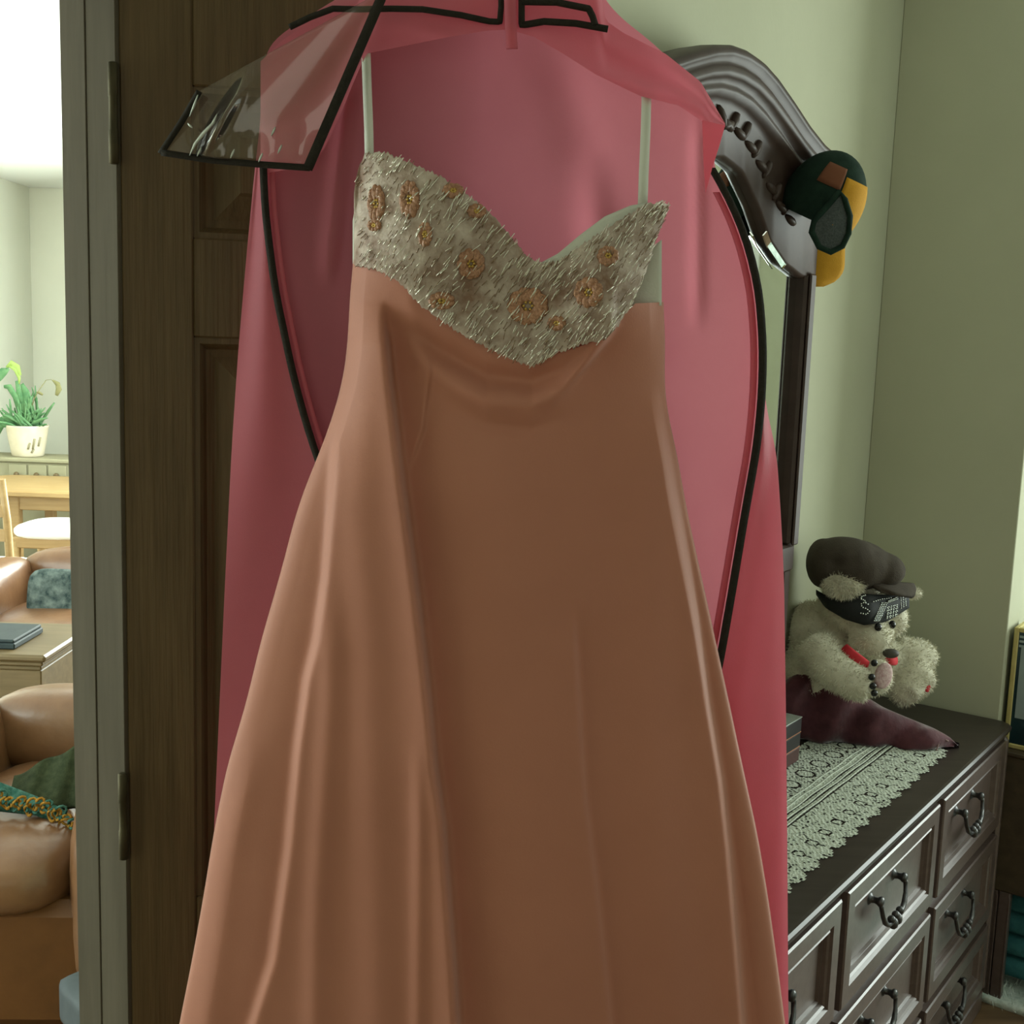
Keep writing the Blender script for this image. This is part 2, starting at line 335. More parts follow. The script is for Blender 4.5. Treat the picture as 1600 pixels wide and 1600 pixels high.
fold([(523, 640), (519, 750), (507, 900), (493, 1000), (478, 1060), (463, 1170), (448, 1330), (424, 1500), (392, 1600), (320, 2000), (250, 2400)], -.006, 45, -.007, 40, 640, 9999)
fold([(676, 520), (672, 590), (662, 670), (638, 742), (630, 800)], .003, 14, .004, 14, 540, 760, 2.)
fold([(885, 800), (897, 950), (905, 1100), (915, 1250), (932, 1380), (945, 1500), (955, 1600), (990, 2000), (1020, 2400)], .004, 60, .004, 50, 950, 9999, 2.)
fold([(1020, 560), (1036, 640), (1058, 780), (1075, 880), (1090, 970), (1108, 1100), (1128, 1220), (1140, 1330), (1150, 1450), (1162, 1600), (1195, 2000), (1230, 2400)], .014, 34, .013, 36, 600, 9999)
fold([(962, 505), (948, 532), (925, 562), (888, 606), (850, 648), (830, 665)], .018, 70, .004, 50, 440, 640, 3.)
RIDGES = [([(520, 900), (516, 1100), (503, 1300), (494, 1450), (490, 1700), (470, 2400)], .010, 20, 900, 9999),
          ([(650, 1100), (655, 1300), (652, 1600), (650, 2400)], .008, 12, 1150, 9999),
          ([(1005, 650), (1012, 900), (1018, 1150), (1030, 1350), (1060, 1600), (1100, 2400)], .010, 40, 640, 9999),
          ([(395, 1150), (350, 1350), (320, 1600), (200, 2400)], .008, 28, 1130, 9999),
          ([(575, 460), (570, 600), (560, 800), (575, 1000), (590, 1600)], .010, 34, 440, 9999),
          ([(780, 700), (800, 1000), (830, 1400), (850, 2400)], .012, 90, 650, 9999),
          ([(640, 470), (652, 540), (668, 590)], .008, 14, 440, 600)]
RIDGES = [(ip([(p[1], p[0]) for p in r[0]]),)+r[1:] for r in RIDGES]
def ramp(y, y0, y1, s=70.): return np.clip((y-y0)/s, 0, 1)*np.clip((y1-y)/s, 0, 1)
def Dd(x, y):
    x = np.asarray(x, float); y = np.asarray(y, float)
    l, r = Lf(y), Rf(y); t = np.clip((x-l)/(r-l), 0, 1)
    edge = np.sqrt(np.clip(1-(2*t-1)**2, 0, 1)); h = .042*edge
    ee = np.clip(np.minimum(t, 1-t)*22, 0, 1)
    for f, al, wl, ar, wr, y0, y1, sh in FOLDS:
        q = x-f(y); s_ = sg(q/sh); h = h+1.0*ramp(y, y0, y1)*ee*((1-s_)*al*np.exp(-np.abs(np.minimum(q, 0))/wl)-s_*ar*np.exp(-np.maximum(q, 0)/wr))
    for f, a, w_, y0, y1 in RIDGES: h = h+.5*ramp(y, y0, y1, 120)*a*ee*np.exp(-((x-f(y))/w_)**2)
    # bust cups and the tuck under them
    h = h+.022*ee*np.exp(-((x-660)/95)**2-((y-360)/110)**2)+.030*ee*np.exp(-((x-950)/70)**2-((y-440)/85)**2)
    yc = np.interp(x, [640, 700, 760, 830, 880, 930], [515, 556, 588, 597, 578, 545])
    win = np.exp(-((x-780)/130)**4)
    h = h-.012*win*np.exp(-((y-yc)/20)**2)+.008*win*np.exp(-((y-yc-38)/22)**2)-.004*np.exp(-((x-800)/60)**2)*np.exp(-((y-yc-75)/12)**2)
    return D0-h
def Pg(X, Y, D):
    d = FW[None, None]+((X-800)/F_PX)[..., None]*RT-((Y-800)/F_PX)[..., None]*UP
    return EYE+d*(D/d[..., 1])[..., None]
dress = thing('evening_dress', P(780, 2400, 1.15), 'long salmon satin dress with a beaded bodice, hanging in front of the pink bag', 'dress')
yt = ip([(0, 404), (.12, 415), (.2, 436), (.3, 484), (.4, 516), (.52, 552), (.58, 560), (.68, 545), (.76, 530), (.82, 500), (.88, 474), (1, 472)])
NC, NR = 300, 300
s_ = np.linspace(0, 1, NC); tt = np.linspace(0, 1, NR)**1.15
SS, TT = np.meshgrid(s_, tt); YY = yt(SS)+TT*(2400-yt(SS)); 
SSe = (1-np.cos(np.pi*SS))/2*.35+SS*.65
XX = Lf(YY)+SSe*(Rf(YY)-Lf(YY)); fr_ = Pg(XX, YY, Dd(XX, YY))
sb = np.linspace(1, 0, 60)[1:-1]; SB, TB = np.meshgrid(sb, tt); YB = yt(SB)+TB*(2400-yt(SB)); XB = Lf(YB)+SB*(Rf(YB)-Lf(YB))
DB = D0+.020*np.sqrt(np.clip(1-(2*SB-1)**2, 0, 1))
bk = Pg(XB, YB, DB)
b = MB(); b.grid(np.concatenate([fr_, bk], 1), True, True); b.build('skirt', 'satin', dress)
# bodice front
btop = ip([(553, 300), (560, 262), (570, 240), (600, 237), (640, 254), (690, 276), (730, 304), (770, 336), (800, 372), (825, 402), (848, 412), (872, 408), (905, 385), (940, 362), (985, 333), (1012, 318), (1046, 317)])
bbot = ip([(553, 414), (590, 422), (625, 442), (655, 476), (720, 522), (770, 548), (815, 568), (835, 573), (870, 552), (915, 537), (945, 531), (965, 510), (985, 480), (1008, 430), (1025, 375), (1034, 352), (1046, 322)])
xs = np.linspace(553, 1046, 150); ts = np.linspace(0, 1, 50); XS_, TS_ = np.meshgrid(xs, ts)
def edge_j(x): return 2.0*np.sin(x*.9)+1.5*np.sin(x*.37)
YS_ = btop(XS_)+edge_j(XS_)*(1-TS_)+TS_*(bbot(XS_)+edge_j(XS_+40)-btop(XS_)-edge_j(XS_)*0)
def Db(x, y): return Dd(x, y)-.006
b = MB(); b.slab(Pg(XS_, YS_, Db(XS_, YS_)), (0, .003, 0)); bod = b.build('bodice', 'bodice_lace', dress); bod['label'] = 'beaded ivory and copper sweetheart bodice'
# side piece behind the right cup
X2, T2 = np.meshgrid(np.linspace(955, 1034, 14), np.linspace(0, 1, 14)); top2 = np.interp(X2, [955, 1000, 1037], [440, 400, 372]); Y2 = top2+T2*(479+2*np.sin(X2*.8)-top2)
b = MB(); b.slab(Pg(X2, Y2, 1.128+0*X2), (0, .004, 0)); b.build('side_panel', 'lining', dress)
# lining: rim standing above the right cup, strip at the left edge
X3, T3 = np.meshgrid(np.linspace(838, 1034, 60), np.linspace(0, 1, 6)); t3 = np.interp(X3, [838, 872, 905, 945, 985, 1010, 1034], [414, 396, 368, 338, 321, 317, 322])
Y3 = t3+T3*34; b = MB(); b.slab(Pg(X3, Y3, Dd(X3, Y3)+.003), (0, .003, 0)); b.build('lining', 'lining', dress)
X3, T3 = np.meshgrid(np.linspace(551, 566, 4), np.linspace(0, 1, 16)); Y3 = np.interp(X3, [551, 566], [345, 262])+T3*(412-np.interp(X3, [551, 566], [345, 262])); b = MB(); b.slab(Pg(X3, Y3, 1.138+0*X3), (0, .002, 0)); b.build('lining', 'lining', dress)
# straps
def strap(pts, w_):
    rows = []
    for x, y, D in pts: rows.append([P(x-w_/2, y, D), P(x, y, D-.0015), P(x+w_/2, y, D)])
    b = MB(); b.slab(np.array(rows), (0, .002, 0)); o = b.build('strap', 'lining', dress); o['label'] = 'pale ivory shoulder strap'
strap([(571, 72, 1.166), (572, 90, 1.16), (574, 150, 1.15), (576, 200, 1.14), (577, 250, 1.125)], 14)
strap([(1010, 142, 1.170), (1010, 160, 1.167), (1009, 200, 1.155), (1006, 270, 1.14), (1004, 328, 1.122)], 15)
# flowers and beads on the bodice
def on_bodice(x, y, up=0.): return P(x, y, float(Db(x, y))-.0015-up)
FL = [(640, 312, 17, 30), (588, 318, 15, 30), (708, 298, 18, 12), (664, 366, 12, 20), (736, 412, 23, 24), (745, 330, 16, 12), (825, 478, 34, 30), (920, 457, 24, 24), (950, 400, 18, 16), (585, 352, 12, 10), (690, 470, 22, 14), (870, 505, 16, 12)]
for fx, fy, rx, ry in FL:
    b = MB()
    for k in range(9):
        a = 2*math.pi*k/9+.3; c = on_bodice(fx+rx*.62*math.cos(a), fy+ry*.62*math.sin(a), .0005)
        b.ball(c, (rx*.36*1.1/F_PX, .0013, ry*.40*1.1/F_PX), 5, 8)
    fo = b.build('flower', 'flower_orange', dress)
    b = MB()
    for k in range(6):
        a = k*1.05; b.ball(on_bodice(fx+rx*.2*math.cos(a), fy+ry*.2*math.sin(a), .0005), .0016, 4, 6)
    b.build('flower_centre', 'flower_gold', fo)
def beads(n, seed, mname, lmin, lmax, rad, bias):
    r = np.random.default_rng(seed); b = MB(); k = 0
    while k < n:
        x = r.uniform(556, 1043); t = r.uniform(0, 1)
        if bias and r.random() < .55: t = r.choice([r.beta(1, 6), r.beta(5, 1.2)])
        y = btop(x)+t*(bbot(x)-btop(x)); 
        if bbot(x)-btop(x) < 4: continue
        a = math.radians(r.normal(54, 9)); l = r.uniform(lmin, lmax)*(.6 if x < 620 else 1); dxp, dyp = l*math.cos(a)/2, -l*math.sin(a)/2
        p0, p1 = on_bodice(x-dxp, y-dyp, .0012), on_bodice(x+dxp, y+dyp, .0012+r.uniform(-.0005, .0012))
        b.tube([p0, p1], rad*r.uniform(.7, 1.2), 5); k += 1
    o = b.build('bugle_bead', mname, dress); o['kind'] = 'stuff'; return o
beads(620, 1, 'bead_clear', 8, 20, .0005, True)
beads(420, 2, 'bead_brown', 8, 18, .00045, False)
# ------------------------------------------------------------------ pink garment bag
bag = thing('garment_bag', P(780, 2450, 1.2), 'pink fabric garment bag with black zip edges, hanging open on the door', 'garment bag')
bL = smooth_ip([(-60, 590), (0, 540), (40, 440), (90, 409), (180, 408), (265, 398), (400, 385), (550, 372), (700, 362), (900, 352), (1100, 343), (1280, 335), (1600, 325), (2450, 310)])
bR = smooth_ip([(-60, 930), (0, 935), (40, 985), (90, 1050), (195, 1118), (262, 1112), (300, 1130), (360, 1160), (430, 1180), (540, 1188), (640, 1197), (700, 1213), (800, 1220), (900, 1225), (1100, 1228), (1300, 1230), (1600, 1232), (2450, 1240)])
def Dback(x, y):
    t = np.clip((x-bL(y))/(bR(y)-bL(y)), 0, 1)
    d = 1.198+.012*np.sin(np.pi*t)
    d = d-.010*np.exp(-((x-np.interp(y, [200, 700, 1000], [920, 960, 985]))/26)**2)*ramp(y, 220, 1100, 120)
    d = d+.006*np.exp(-((x-np.interp(y, [0, 300], [850, 930]))/45)**2)*ramp(y, 20, 330, 90)
    d = d-.008*np.exp(-((x-np.interp(y, [150, 420], [545, 515]))/16)**2)*ramp(y, 120, 460, 60)
    d = d-.006*np.exp(-((x-1090)/10)**2)*ramp(y, 170, 520, 60)
    return d
SS, YY = np.meshgrid(np.linspace(0, 1, 110), np.concatenate([np.linspace(-60, 900, 130), np.linspace(912, 2450, 60)])); XX = bL(YY)+SS*(bR(YY)-bL(YY))
b = MB(); b.grid(Pg(XX, YY, Dback(XX, YY))); b.build('back_panel', 'bag_fabric', bag)
zl = smooth_ip([(262, 411), (300, 412), (350, 416), (450, 429), (580, 456), (670, 480), (725, 499), (850, 540), (1000, 585), (1600, 640), (2450, 680)])
zr = smooth_ip([(262, 1112), (300, 1135), (370, 1166), (450, 1186), (540, 1193), (620, 1191), (700, 1183), (800, 1165), (920, 1145), (1030, 1126), (1200, 1090), (1600, 1020), (2450, 960)])
YF = np.concatenate([np.linspace(262, 1100, 90), np.linspace(1115, 2450, 40)])
def flap(x0, x1, d0, d1, puff):
    SS, YY = np.meshgrid(np.linspace(0, 1, 26), YF); X0, X1 = x0(YY), x1(YY); XX = X0+SS*(X1-X0)
    D = d0+(d1-d0)*SS-puff*np.sin(np.pi*SS)*np.clip((YY-300)/300, 0, 1)-.004*np.sin(YY/95.+SS*4)*np.sin(np.pi*SS)
    b = MB(); b.grid(Pg(XX, YY, D)); return b.build('front_flap', 'bag_fabric', bag)
flap(bL, zl, 1.194, 1.180, .004)
flap(zr, lambda y: np.maximum(bR(y), zr(y)+3), 1.178, 1.194, .006)
def ziptape(f, D, wpx, y0, y1, name='zip_tape', m_='black_tape', dx=0):
    rows = []
    for y in np.linspace(y0, y1, 90): x = float(f(y))+dx; rows.append([P(x-wpx/2, y, D), P(x, y, D-.0012), P(x+wpx/2, y, D)])
    b = MB(); b.slab(np.array(rows), (0, .003, 0)); return b.build(name, m_, bag)
ziptape(zl, 1.1775, 11, 262, 2400); ziptape(zr, 1.175, 12, 262, 2400)
ziptape(zl, 1.181, 8, 266, 2300, 'seam_allowance', 'bag_fabric', 14); ziptape(zr, 1.180, 10, 300, 2300, 'seam_allowance', 'bag_fabric', -14)
# upper front, folded over the shoulders
ctop = ip([(407, 96), (440, 64), (480, 36), (520, 16), (560, 4), (590, -60), (932, -60), (946, 32), (975, 52), (1040, 84), (1095, 128), (1133, 193)])
cbot = ip([(407, 272), (470, 262), (505, 236), (530, 184), (556, 120), (572, 84), (640, 70), (700, 58), (760, 48), (795, 46), (835, 58), (880, 84), (930, 116), (1000, 150), (1060, 165), (1098, 190), (1115, 212), (1133, 198)])
xs = np.linspace(407, 1133, 140); XX, TT = np.meshgrid(xs, np.linspace(0, 1, 36)); YY = ctop(XX)+TT*(cbot(XX)-ctop(XX))
D = 1.186-.036*TT**.8*np.sin(np.clip((XX-407)/726, 0, 1)*np.pi)**.6-.006*np.sin(TT*9+XX*.012)*TT*(1-TT)*2-.005*np.exp(-((YY-np.interp(XX, [640, 1100], [40, 160]))/14)**2)*TT
b = MB(); b.grid(Pg(XX, YY, D)); b.build('shoulder_panel', 'bag_fabric', bag)
# folded corner at the right shoulder
b = MB(); q = [(1098, 188), (1133, 196), (1124, 228), (1113, 262), (1103, 300), (1100, 250)]; b.prism([P(x, y, 1.150-.012*(x-1098)/35) for x, y in q], (0, .004, 0)); b.build('folded_corner', 'bag_fabric', bag)
def band(pts, wpx, D, name, m_='black_tape'):
    pp_ = np.array(pts, float); rows = []
    for i in range(len(pp_)):
        t = pp_[min(i+1, len(pp_)-1)]-pp_[max(i-1, 0)]; t /= np.linalg.norm(t); n_ = np.array([-t[1], t[0]])*wpx/2; p = pp_[i]
        dd = D(p[0], p[1]) if callable(D) else D
        rows.append([P(p[0]-n_[0], p[1]-n_[1], dd), P(p[0], p[1], dd-.0012), P(p[0]+n_[0], p[1]+n_[1], dd)])
    b = MB(); b.slab(np.array(rows), (0, .0025, 0)); return b.build(name, m_, bag)
def dens(pts, n=10):
    o = []
    for i in range(len(pts)-1):
        for k in range(n): o.append(tuple(np.array(pts[i])*(1-k/n)+np.array(pts[i+1])*k/n))
    return o+[tuple(pts[-1])]
band(dens([(452, 42), (485, 26), (520, 13), (560, 14), (610, 13), (660, 14), (720, 23), (765, 33), (781, 34), (783, 10), (783, -50)]), 9, 1.152, 'binding')
band(dens([(814, -50), (815, 5), (815, 39), (850, 33), (900, 36), (950, 45)]), 10, 1.152, 'binding')
band(dens([(815, 2), (870, 3), (920, 13), (926, 25), (930, 38)]), 10, 1.151, 'binding')
o = band(dens([(797, -55), (797, 0), (798, 40), (800, 76)]), 18, 1.146, 'hanging_loop', 'bag_fabric')
# clear vinyl window folded out to the left
vb = [(255, 237), (312, 141)]
UU, VV = np.meshgrid(np.linspace(0, 1, 40), np.linspace(0, 1, 30))
c00, c10, c01, c11 = np.array([252, 239]), np.array([481, 262]), np.array([312, 142]), np.array([612, -22])
XX = (1-UU)*(1-VV)*c00[0]+UU*(1-VV)*c10[0]+(1-UU)*VV*c01[0]+UU*VV*c11[0]; YY = (1-UU)*(1-VV)*c00[1]+UU*(1-VV)*c10[1]+(1-UU)*VV*c01[1]+UU*VV*c11[1]
def Dvin(x, y): return 1.118-.016*np.exp(-((x-346+.55*(y-190)*1.)/10)**2)*np.exp(-((y-190)/45)**2)-.004*np.sin(x/13.)*np.exp(-((y-235)/30)**2)+.006*np.sin(x/48.+y/60.)
b = MB(); b.slab(Pg(XX, YY, Dvin(XX, YY)), (0, .0006, 0)); b.build('vinyl_window', 'clear_vinyl', bag)
band(dens([(606, -28), (480, 264)], 30), 15, 1.112, 'binding'); band(dens([(484, 262), (411, 257), (330, 250), (252, 238)], 8), 10, 1.112, 'binding')
band(dens([(250, 240), (283, 190), (311, 142)], 8), 9, 1.113, 'binding')
def crease(pts, wpx):  # pale opaque strip: a glint painted along a crease of the vinyl
    pts = dens(pts, 8); k = len(pts); rows = []
    for i, (x, y) in enumerate(pts):
        w_ = wpx*math.sin(math.pi*(i+.3)/(k+.2))+.6; rows.append([P(x-w_/2, y, 1.110), P(x+w_*.1, y, 1.1065), P(x+w_/2, y, 1.110)])
    b = MB(); b.slab(np.array(rows), (0, .001, 0)); o = b.build('vinyl_glint', 'vinyl_shine', bag); return o
mat('vinyl_shine', (.60, .66, .58, 1), (.68, .74, .66, 1), .15, (200, 200, 200), 0, None, .8)
crease([(296, 243), (305, 224), (320, 206), (333, 192), (339, 178)], 7); crease([(296, 182), (303, 165), (309, 148)], 3); crease([(293, 192), (300, 200)], 4)
for x, y in ((311, 237), (363, 240), (407, 246), (427, 205), (437, 233)): crease([(x-3, y+7), (x+3, y-7)], 3.2)
# ------------------------------------------------------------------ dresser
TOPZ = .77; U0_, U1_ = -.32, 1.325
dres = thing('dresser', L(.5, -.2, 0), 'dark mahogany dresser with nine panelled drawers, against the left wall', 'dresser')
b = MB(L); b.box(U0_, U1_, -.41, -.022, .05, .738, .004); b.box(U0_-.008, U1_+.008, -.415, -.010, 0, .06, .006); b.build('carcass', 'dresser_wood', dres)
# top with a stepped moulded edge, rounded far corner
def topring(off, z):
    r = .035; o = []; u0, u1, v0, v1 = U0_-.02+(-off), U1_+.02+off, -.42, .0+off
    for cx, cy, a0 in ((u1-r, v1-r, 0), (u0+r, v1-r, 90), (u0+.002, v0+.002, 180), (u1-.002, v0+.002, 270)):
        q = r if a0 < 180 else .002
        for k in range(7): a = math.radians(a0+15*k); o.append((cx+q*math.cos(a), cy+q*math.sin(a), z))
    return o
prof = [(-.022, .738), (-.016, .742), (-.015, .746), (-.006, .7475), (-.004, .751), (-.004, .7555), (0, .758), (.001, .764), (-.003, .769), (-.009, .770)]
rows = [topring(o_, z) for o_, z in prof]; b = MB(L); b.grid(rows, False, True); n_ = len(rows[0]); k = (len(rows)-1)*n_; b.f.append(tuple(range(k, k+n_))); b.sm.append(False); b.f.append(tuple(range(n_))); b.sm.append(False)
b.build('top', 'dresser_top_wood', dres)
b = MB(L); b.box(U1_-.012, U1_+.012, -.05, -.006, .06, .736, .008); b.build('corner_post', 'dresser_wood', dres)
b = MB(L); b.box(U0_-.012, U0_+.012, -.05, -.006, .06, .736, .008); b.build('corner_post', 'dresser_wood', dres)
cols = [(-.285, .207), (.238, .766), (.797, 1.305)]; rowsz = [(.510, .733), (.268, .487), (.072, .246)]
VF = -.006
def make_drawer(u0, u1, z0, z1):
    b = MB(lambda x, y, z: L(x, y, z)); w_ = .034
    R_ = [(u0, u1, z0, z1, -.024), (u0, u1, z0, z1, VF-.003), (u0+.003, u1-.003, z0+.003, z1-.003, VF), (u0+w_, u1-w_, z0+w_, z1-w_, VF), (u0+w_+.004, u1-w_-.004, z0+w_+.004, z1-w_-.004, VF-.006)]
    b.rings(R_, False); d = b.build('drawer', 'dresser_wood', dres)
    b = MB(L); i0 = w_+.004
    ins = [(i0, VF-.006), (i0+.005, VF-.003), (i0+.009, VF-.006), (i0+.012, VF-.012), (i0+.016, VF-.011), (i0+.019, VF-.016), (i0+.020, VF-.024)]
    b.rings([(u0+a, u1-a, z0+a, z1-a, y) for a, y in ins], False); b.build('moulding', 'dresser_wood', d)
    b = MB(L); a = i0+.020; b.rings([(u0+a, u1-a, z0+a, z1-a, VF-.024), (u0+a+.004, u1-a-.004, z0+a+.004, z1-a-.004, VF-.0225)]); b.build('panel', 'dresser_wood', d)
    # bail handle
    uc, zc = (u0+u1)/2-.038, (z0+z1)/2+.036; b = MB(L); yb = VF-.023
    for sgn in (-1, 1):
        u = uc+sgn*.066; c = L(u, yb, zc); bb = b.fr; b.fr = None
        b.rev(c, [(.001, 0), (.021, .0), (.022, .004), (.017, .007), (.014, .006), (.010, .010), (.0075, .011), (.006, .018), (.0075, .023), (.010, .026), (.010, .031), (.006, .034), (.0005, .035)], 14, DN)
        b.fr = bb
    b.fr = None
    yo = yb+.029
    for sgn in (-1, 1):
        pts = [(.066, .0, 0), (.068, .002, -.010), (.064, .005, -.028), (.054, .007, -.044), (.038, .008, -.054), (.022, .008, -.053)]
        b.tube([L(uc+sgn*p[0], yo+p[1], zc+p[2]) for p in pts], [.005, .0045, .0045, .0055, .005, .007], 8)
    for k, q in enumerate(np.linspace(-.024, .024, 5)): b.ball(L(uc+q, yo+.009, zc-.054+.006*(-1)**k), (.010, .010, .012) if k % 2 else (.008, .008, .008), 6, 9)
    b.build('handle', 'pewter', d)
for (u0, u1) in cols:
    for (z0, z1) in rowsz: make_drawer(u0, u1, z0, z1)
# ------------------------------------------------------------------ mirror on the dresser
mir = thing('dresser_mirror', L(.29, -.38, .77), 'arched dark wood mirror with carved crest and side posts, standing on the dresser', 'mirror')
UC, HW = .285, .475
ctopz = smooth_ip([(0, 2.190), (.06, 2.186), (.12, 2.172), (.2, 2.145), (.28, 2.115), (.36, 2.092), (.44, 2.080), (.52, 2.076)])
cbotz = smooth_ip([(0, 2.005), (.08, 1.990), (.16, 1.935), (.22, 1.878), (.3, 1.84), (.38, 1.822), (.46, 1.815), (.52, 1.815)])
us = np.linspace(-HW+.022, HW-.022, 120); rows = []
prf = [(0, -.388, 0), (0, -.350, 0), (0, -.322, .004), (0, -.312, .012), (0, -.314, .022), (0, -.326, .030), (0, -.322, .036), (0, -.318, .046), (0, -.324, .056), (0, -.336, .062), (0, -.333, .070), (0, -.332, .078), (0, -.345, .086), (0, -.352, .098), (0, -.352, None), (0, -.360, None), (0, -.388, None)]
for u in us:
    a = abs(u); zt, zb = float(ctopz(a)), float(cbotz(a)); row = []
    for k, (_, v, dz) in enumerate(prf):
        z = zt-dz if dz is not None else (zb+.006 if k == 14 else zb)
        row.append(L(UC+u, v, max(z, zb)))
    rows.append(row)
b = MB(); b.grid(rows, True, True); b.build('crest', 'mirror_wood', mir)
b = MB()
for sgn in (-1, 1):     # carved leaf run under the moulding
    for k, a in enumerate(np.linspace(.0, .30, 13)):
        u = sgn*a; zm = float(ctopz(a))*.36+float(cbotz(a))*.64-.004
        rot = Matrix.Rotation(sgn*(.9 if k % 2 else -.3), 3, Vector(DN)); b.ball(L(UC+u, -.351, zm+(.008 if k % 2 else -.006)), (.024, .010, .008), 6, 9, np.array(rot)@np.array(Matrix.Rotation(.9, 3, 'Z')))
b.build('carving', 'mirror_wood', mir)
for sgn in (-1, 1):
    b = MB(L); uc = UC+sgn*(HW-.05); b.box(uc-.022, uc+.022, -.390, -.350, 1.25, 1.83, .006); b.box(uc-.014, uc+.014, -.350, -.343, 1.25, 1.83, .003); b.box(uc-.018, uc+.018, -.388, -.358, .771, 1.25, .004); b.build('post', 'mirror_wood', mir)
b = MB(L); b.box(UC-HW+.03, UC+HW-.03, -.390, -.353, 1.19, 1.25, .005); b.build('bottom_rail', 'mirror_wood', mir)
rows = []
for u in np.linspace(-HW+.05, HW-.05, 60): zb = float(cbotz(abs(u)))+.01; rows.append([L(UC+u, -.372, 1.24), L(UC+u, -.372, zb)])
b = MB(); b.slab(np.array(rows), DN*-.004, False); b.build('glass', 'mirror_glass', mir)
rows = []
for u in np.linspace(.20, .30, 20): zb = float(cbotz(u)); rows.append([L(UC+u, -.353, zb-.001), L(UC+u, -.360, zb-.009)])
b = MB(); b.slab(np.array(rows), DN*-.003, False); o = b.build('glass_bevel', 'mirror_glass', mir)
rows = []
for u in np.linspace(-.30, -.12, 20): zb = float(cbotz(-u)); rows.append([L(UC+u, -.353, zb-.001), L(UC+u, -.360, zb-.009)])
b = MB(); b.slab(np.array(rows), DN*-.003, False); b.build('glass_bevel', 'mirror_glass', mir)
# ------------------------------------------------------------------ baseball cap on the mirror corner
Dc = 2.36
cap = thing('baseball_cap', P(1290, 400, Dc), 'green and yellow baseball cap hung over the right corner of the mirror crest', 'cap')
cc = P(1284, 316, Dc)
vd = (cc-EYE)/np.linalg.norm(cc-EYE); cr = np.cross(vd, ZZ); cr /= np.linalg.norm(cr); cu = np.cross(cr, vd)
def CP(x, y, dep=0.): return P(x, y, Dc+dep)     # a point of the cap, dep behind (+) or before (-) its middle
def dome(th0, th1, ph0, ph1, r=1.0, n=12, m_=16):
    """patch of the crown: th from the crown's button, ph around; tilted crown"""
    ax = Matrix.Rotation(math.radians(24), 3, Vector(vd)); rows = []
    for th in np.linspace(th0, th1, n):
        row = []
        for ph in np.linspace(ph0, ph1, m_):
            q = cr*.080*r*math.sin(th)*math.cos(ph)+vd*.070*r*math.sin(th)*math.sin(ph)+cu*.102*r*math.cos(th)
            row.append(cc+np.array(ax@Vector(q))+cu*-.0)
        rows.append(row)
    return np.array(rows)
PI = math.pi
b = MB(); b.slab(dome(.01, 1.95, 0, 2*PI, 1.0, 16, 40), vd*.001); b.build('crown', 'cap_green', cap)
b = MB(); b.slab(dome(.95, 1.95, -1.25, .45, 1.02, 10, 16), vd*.0015); b.build('side_panel', 'cap_yellow', cap)
b = MB(); b.slab(dome(.78, 1.25, -1.95, -1.3, 1.02, 6, 10), vd*.0015); b.build('back_panel', 'cap_orange', cap)
def blob(pts, dep, off, name, m_):
    b = MB(); b.prism([CP(x, y, dep) for x, y in pts], vd*off); return b.build(name, m_, cap)
hole = [(1268, 362), (1272, 345), (1290, 325), (1312, 300), (1320, 312), (1328, 338), (1326, 365), (1316, 385), (1298, 394), (1280, 386)]
hc = np.mean(hole, 0)
b = MB(); b.tube([CP(*p, -.087) for p in hole+[hole[0], hole[1]]], .006, 8); b.build('strap', 'cap_green', cap)
rows = [[CP(*(hc+(np.array(p)-hc)*s0), -.087-.006*(1-s0)) for p in hole] for s0 in (.02, .5, 1.)]
b = MB(); b.grid(rows, True, True); b.build('mesh_opening', 'cap_mesh', cap)
# brim: curved plate hanging below, behind the crown's rim
rows = []
for k, t in enumerate(np.linspace(0, 1, 12)):
    y = 372+t*76; hw = 45*math.sqrt(max(0, 1-(max(0, t-.55)/.47)**2)); row = []
    for q in np.linspace(-1, 1, 14): row.append(P(1276+hw*q-2*t, y, Dc+.150+.014*q*q))
    rows.append(row)
b = MB(); b.slab(np.array(rows), vd*.004); o = b.build('brim', 'cap_yellow', cap)
# ------------------------------------------------------------------ lace runner
mat_lace = 'lace'
run = thing('lace_runner', L(.4, -.2, .7705), 'cream lace runner with scalloped edges lying along the dresser top', 'lace runner')
vfront, vback, ua, ub = -.052, -.34, -.25, 1.02
gs = .0042; nu, nv = int((ub-ua)/gs), int((vback-vfront)/-gs); vs = []; fs = []
def keep(u, v):
    e = vfront-v                                   # distance in from the front edge
    sc = .016*abs(math.sin(u*math.pi/.062))**.7
    ee = ub-u; se = .016*abs(math.sin(v*math.pi/.062))**.7
    if e < .022-sc or ee < .022-se: return False
    if .118 < e < .165: return ((e-.118) % .0118) > .0034 or (int(u/.0126) % 2 == 0 and False)
    if e < .118:
        fu = ((u+.031) % .062)-.031; fv = e-.055; r = math.hypot(fu, fv); a = math.atan2(fv, fu)
        if r < .03: return not (.009 < r < .013 or (r > .015 and abs(math.sin(4*a)) < .22 and r < .026))
        return rng.random() > .10
    fu = ((u+.04) % .08)-.04; fv = ((e-.165) % .08)-.04; r = math.hypot(fu, fv)
    return not (abs(r-.02) < .003 or (r > .03 and rng.random() < .14))
idx = {}
def vid(i, j):
    if (i, j) not in idx:
        idx[(i, j)] = len(vs); h = .0010+.0006*math.sin(i*1.7)*math.cos(j*2.3)+.0008*rng.random(); vs.append((ua+i*gs, vfront-j*gs, TOPZ+.0006+h))
    return idx[(i, j)]
for i in range(nu):
    for j in range(nv):
        if keep(ua+(i+.5)*gs, vfront-(j+.5)*gs): fs.append((vid(i, j), vid(i+1, j), vid(i+1, j+1), vid(i, j+1)))
b = MB(L); b.add(vs, fs, False); b.build('lace_ground', 'lace', run)
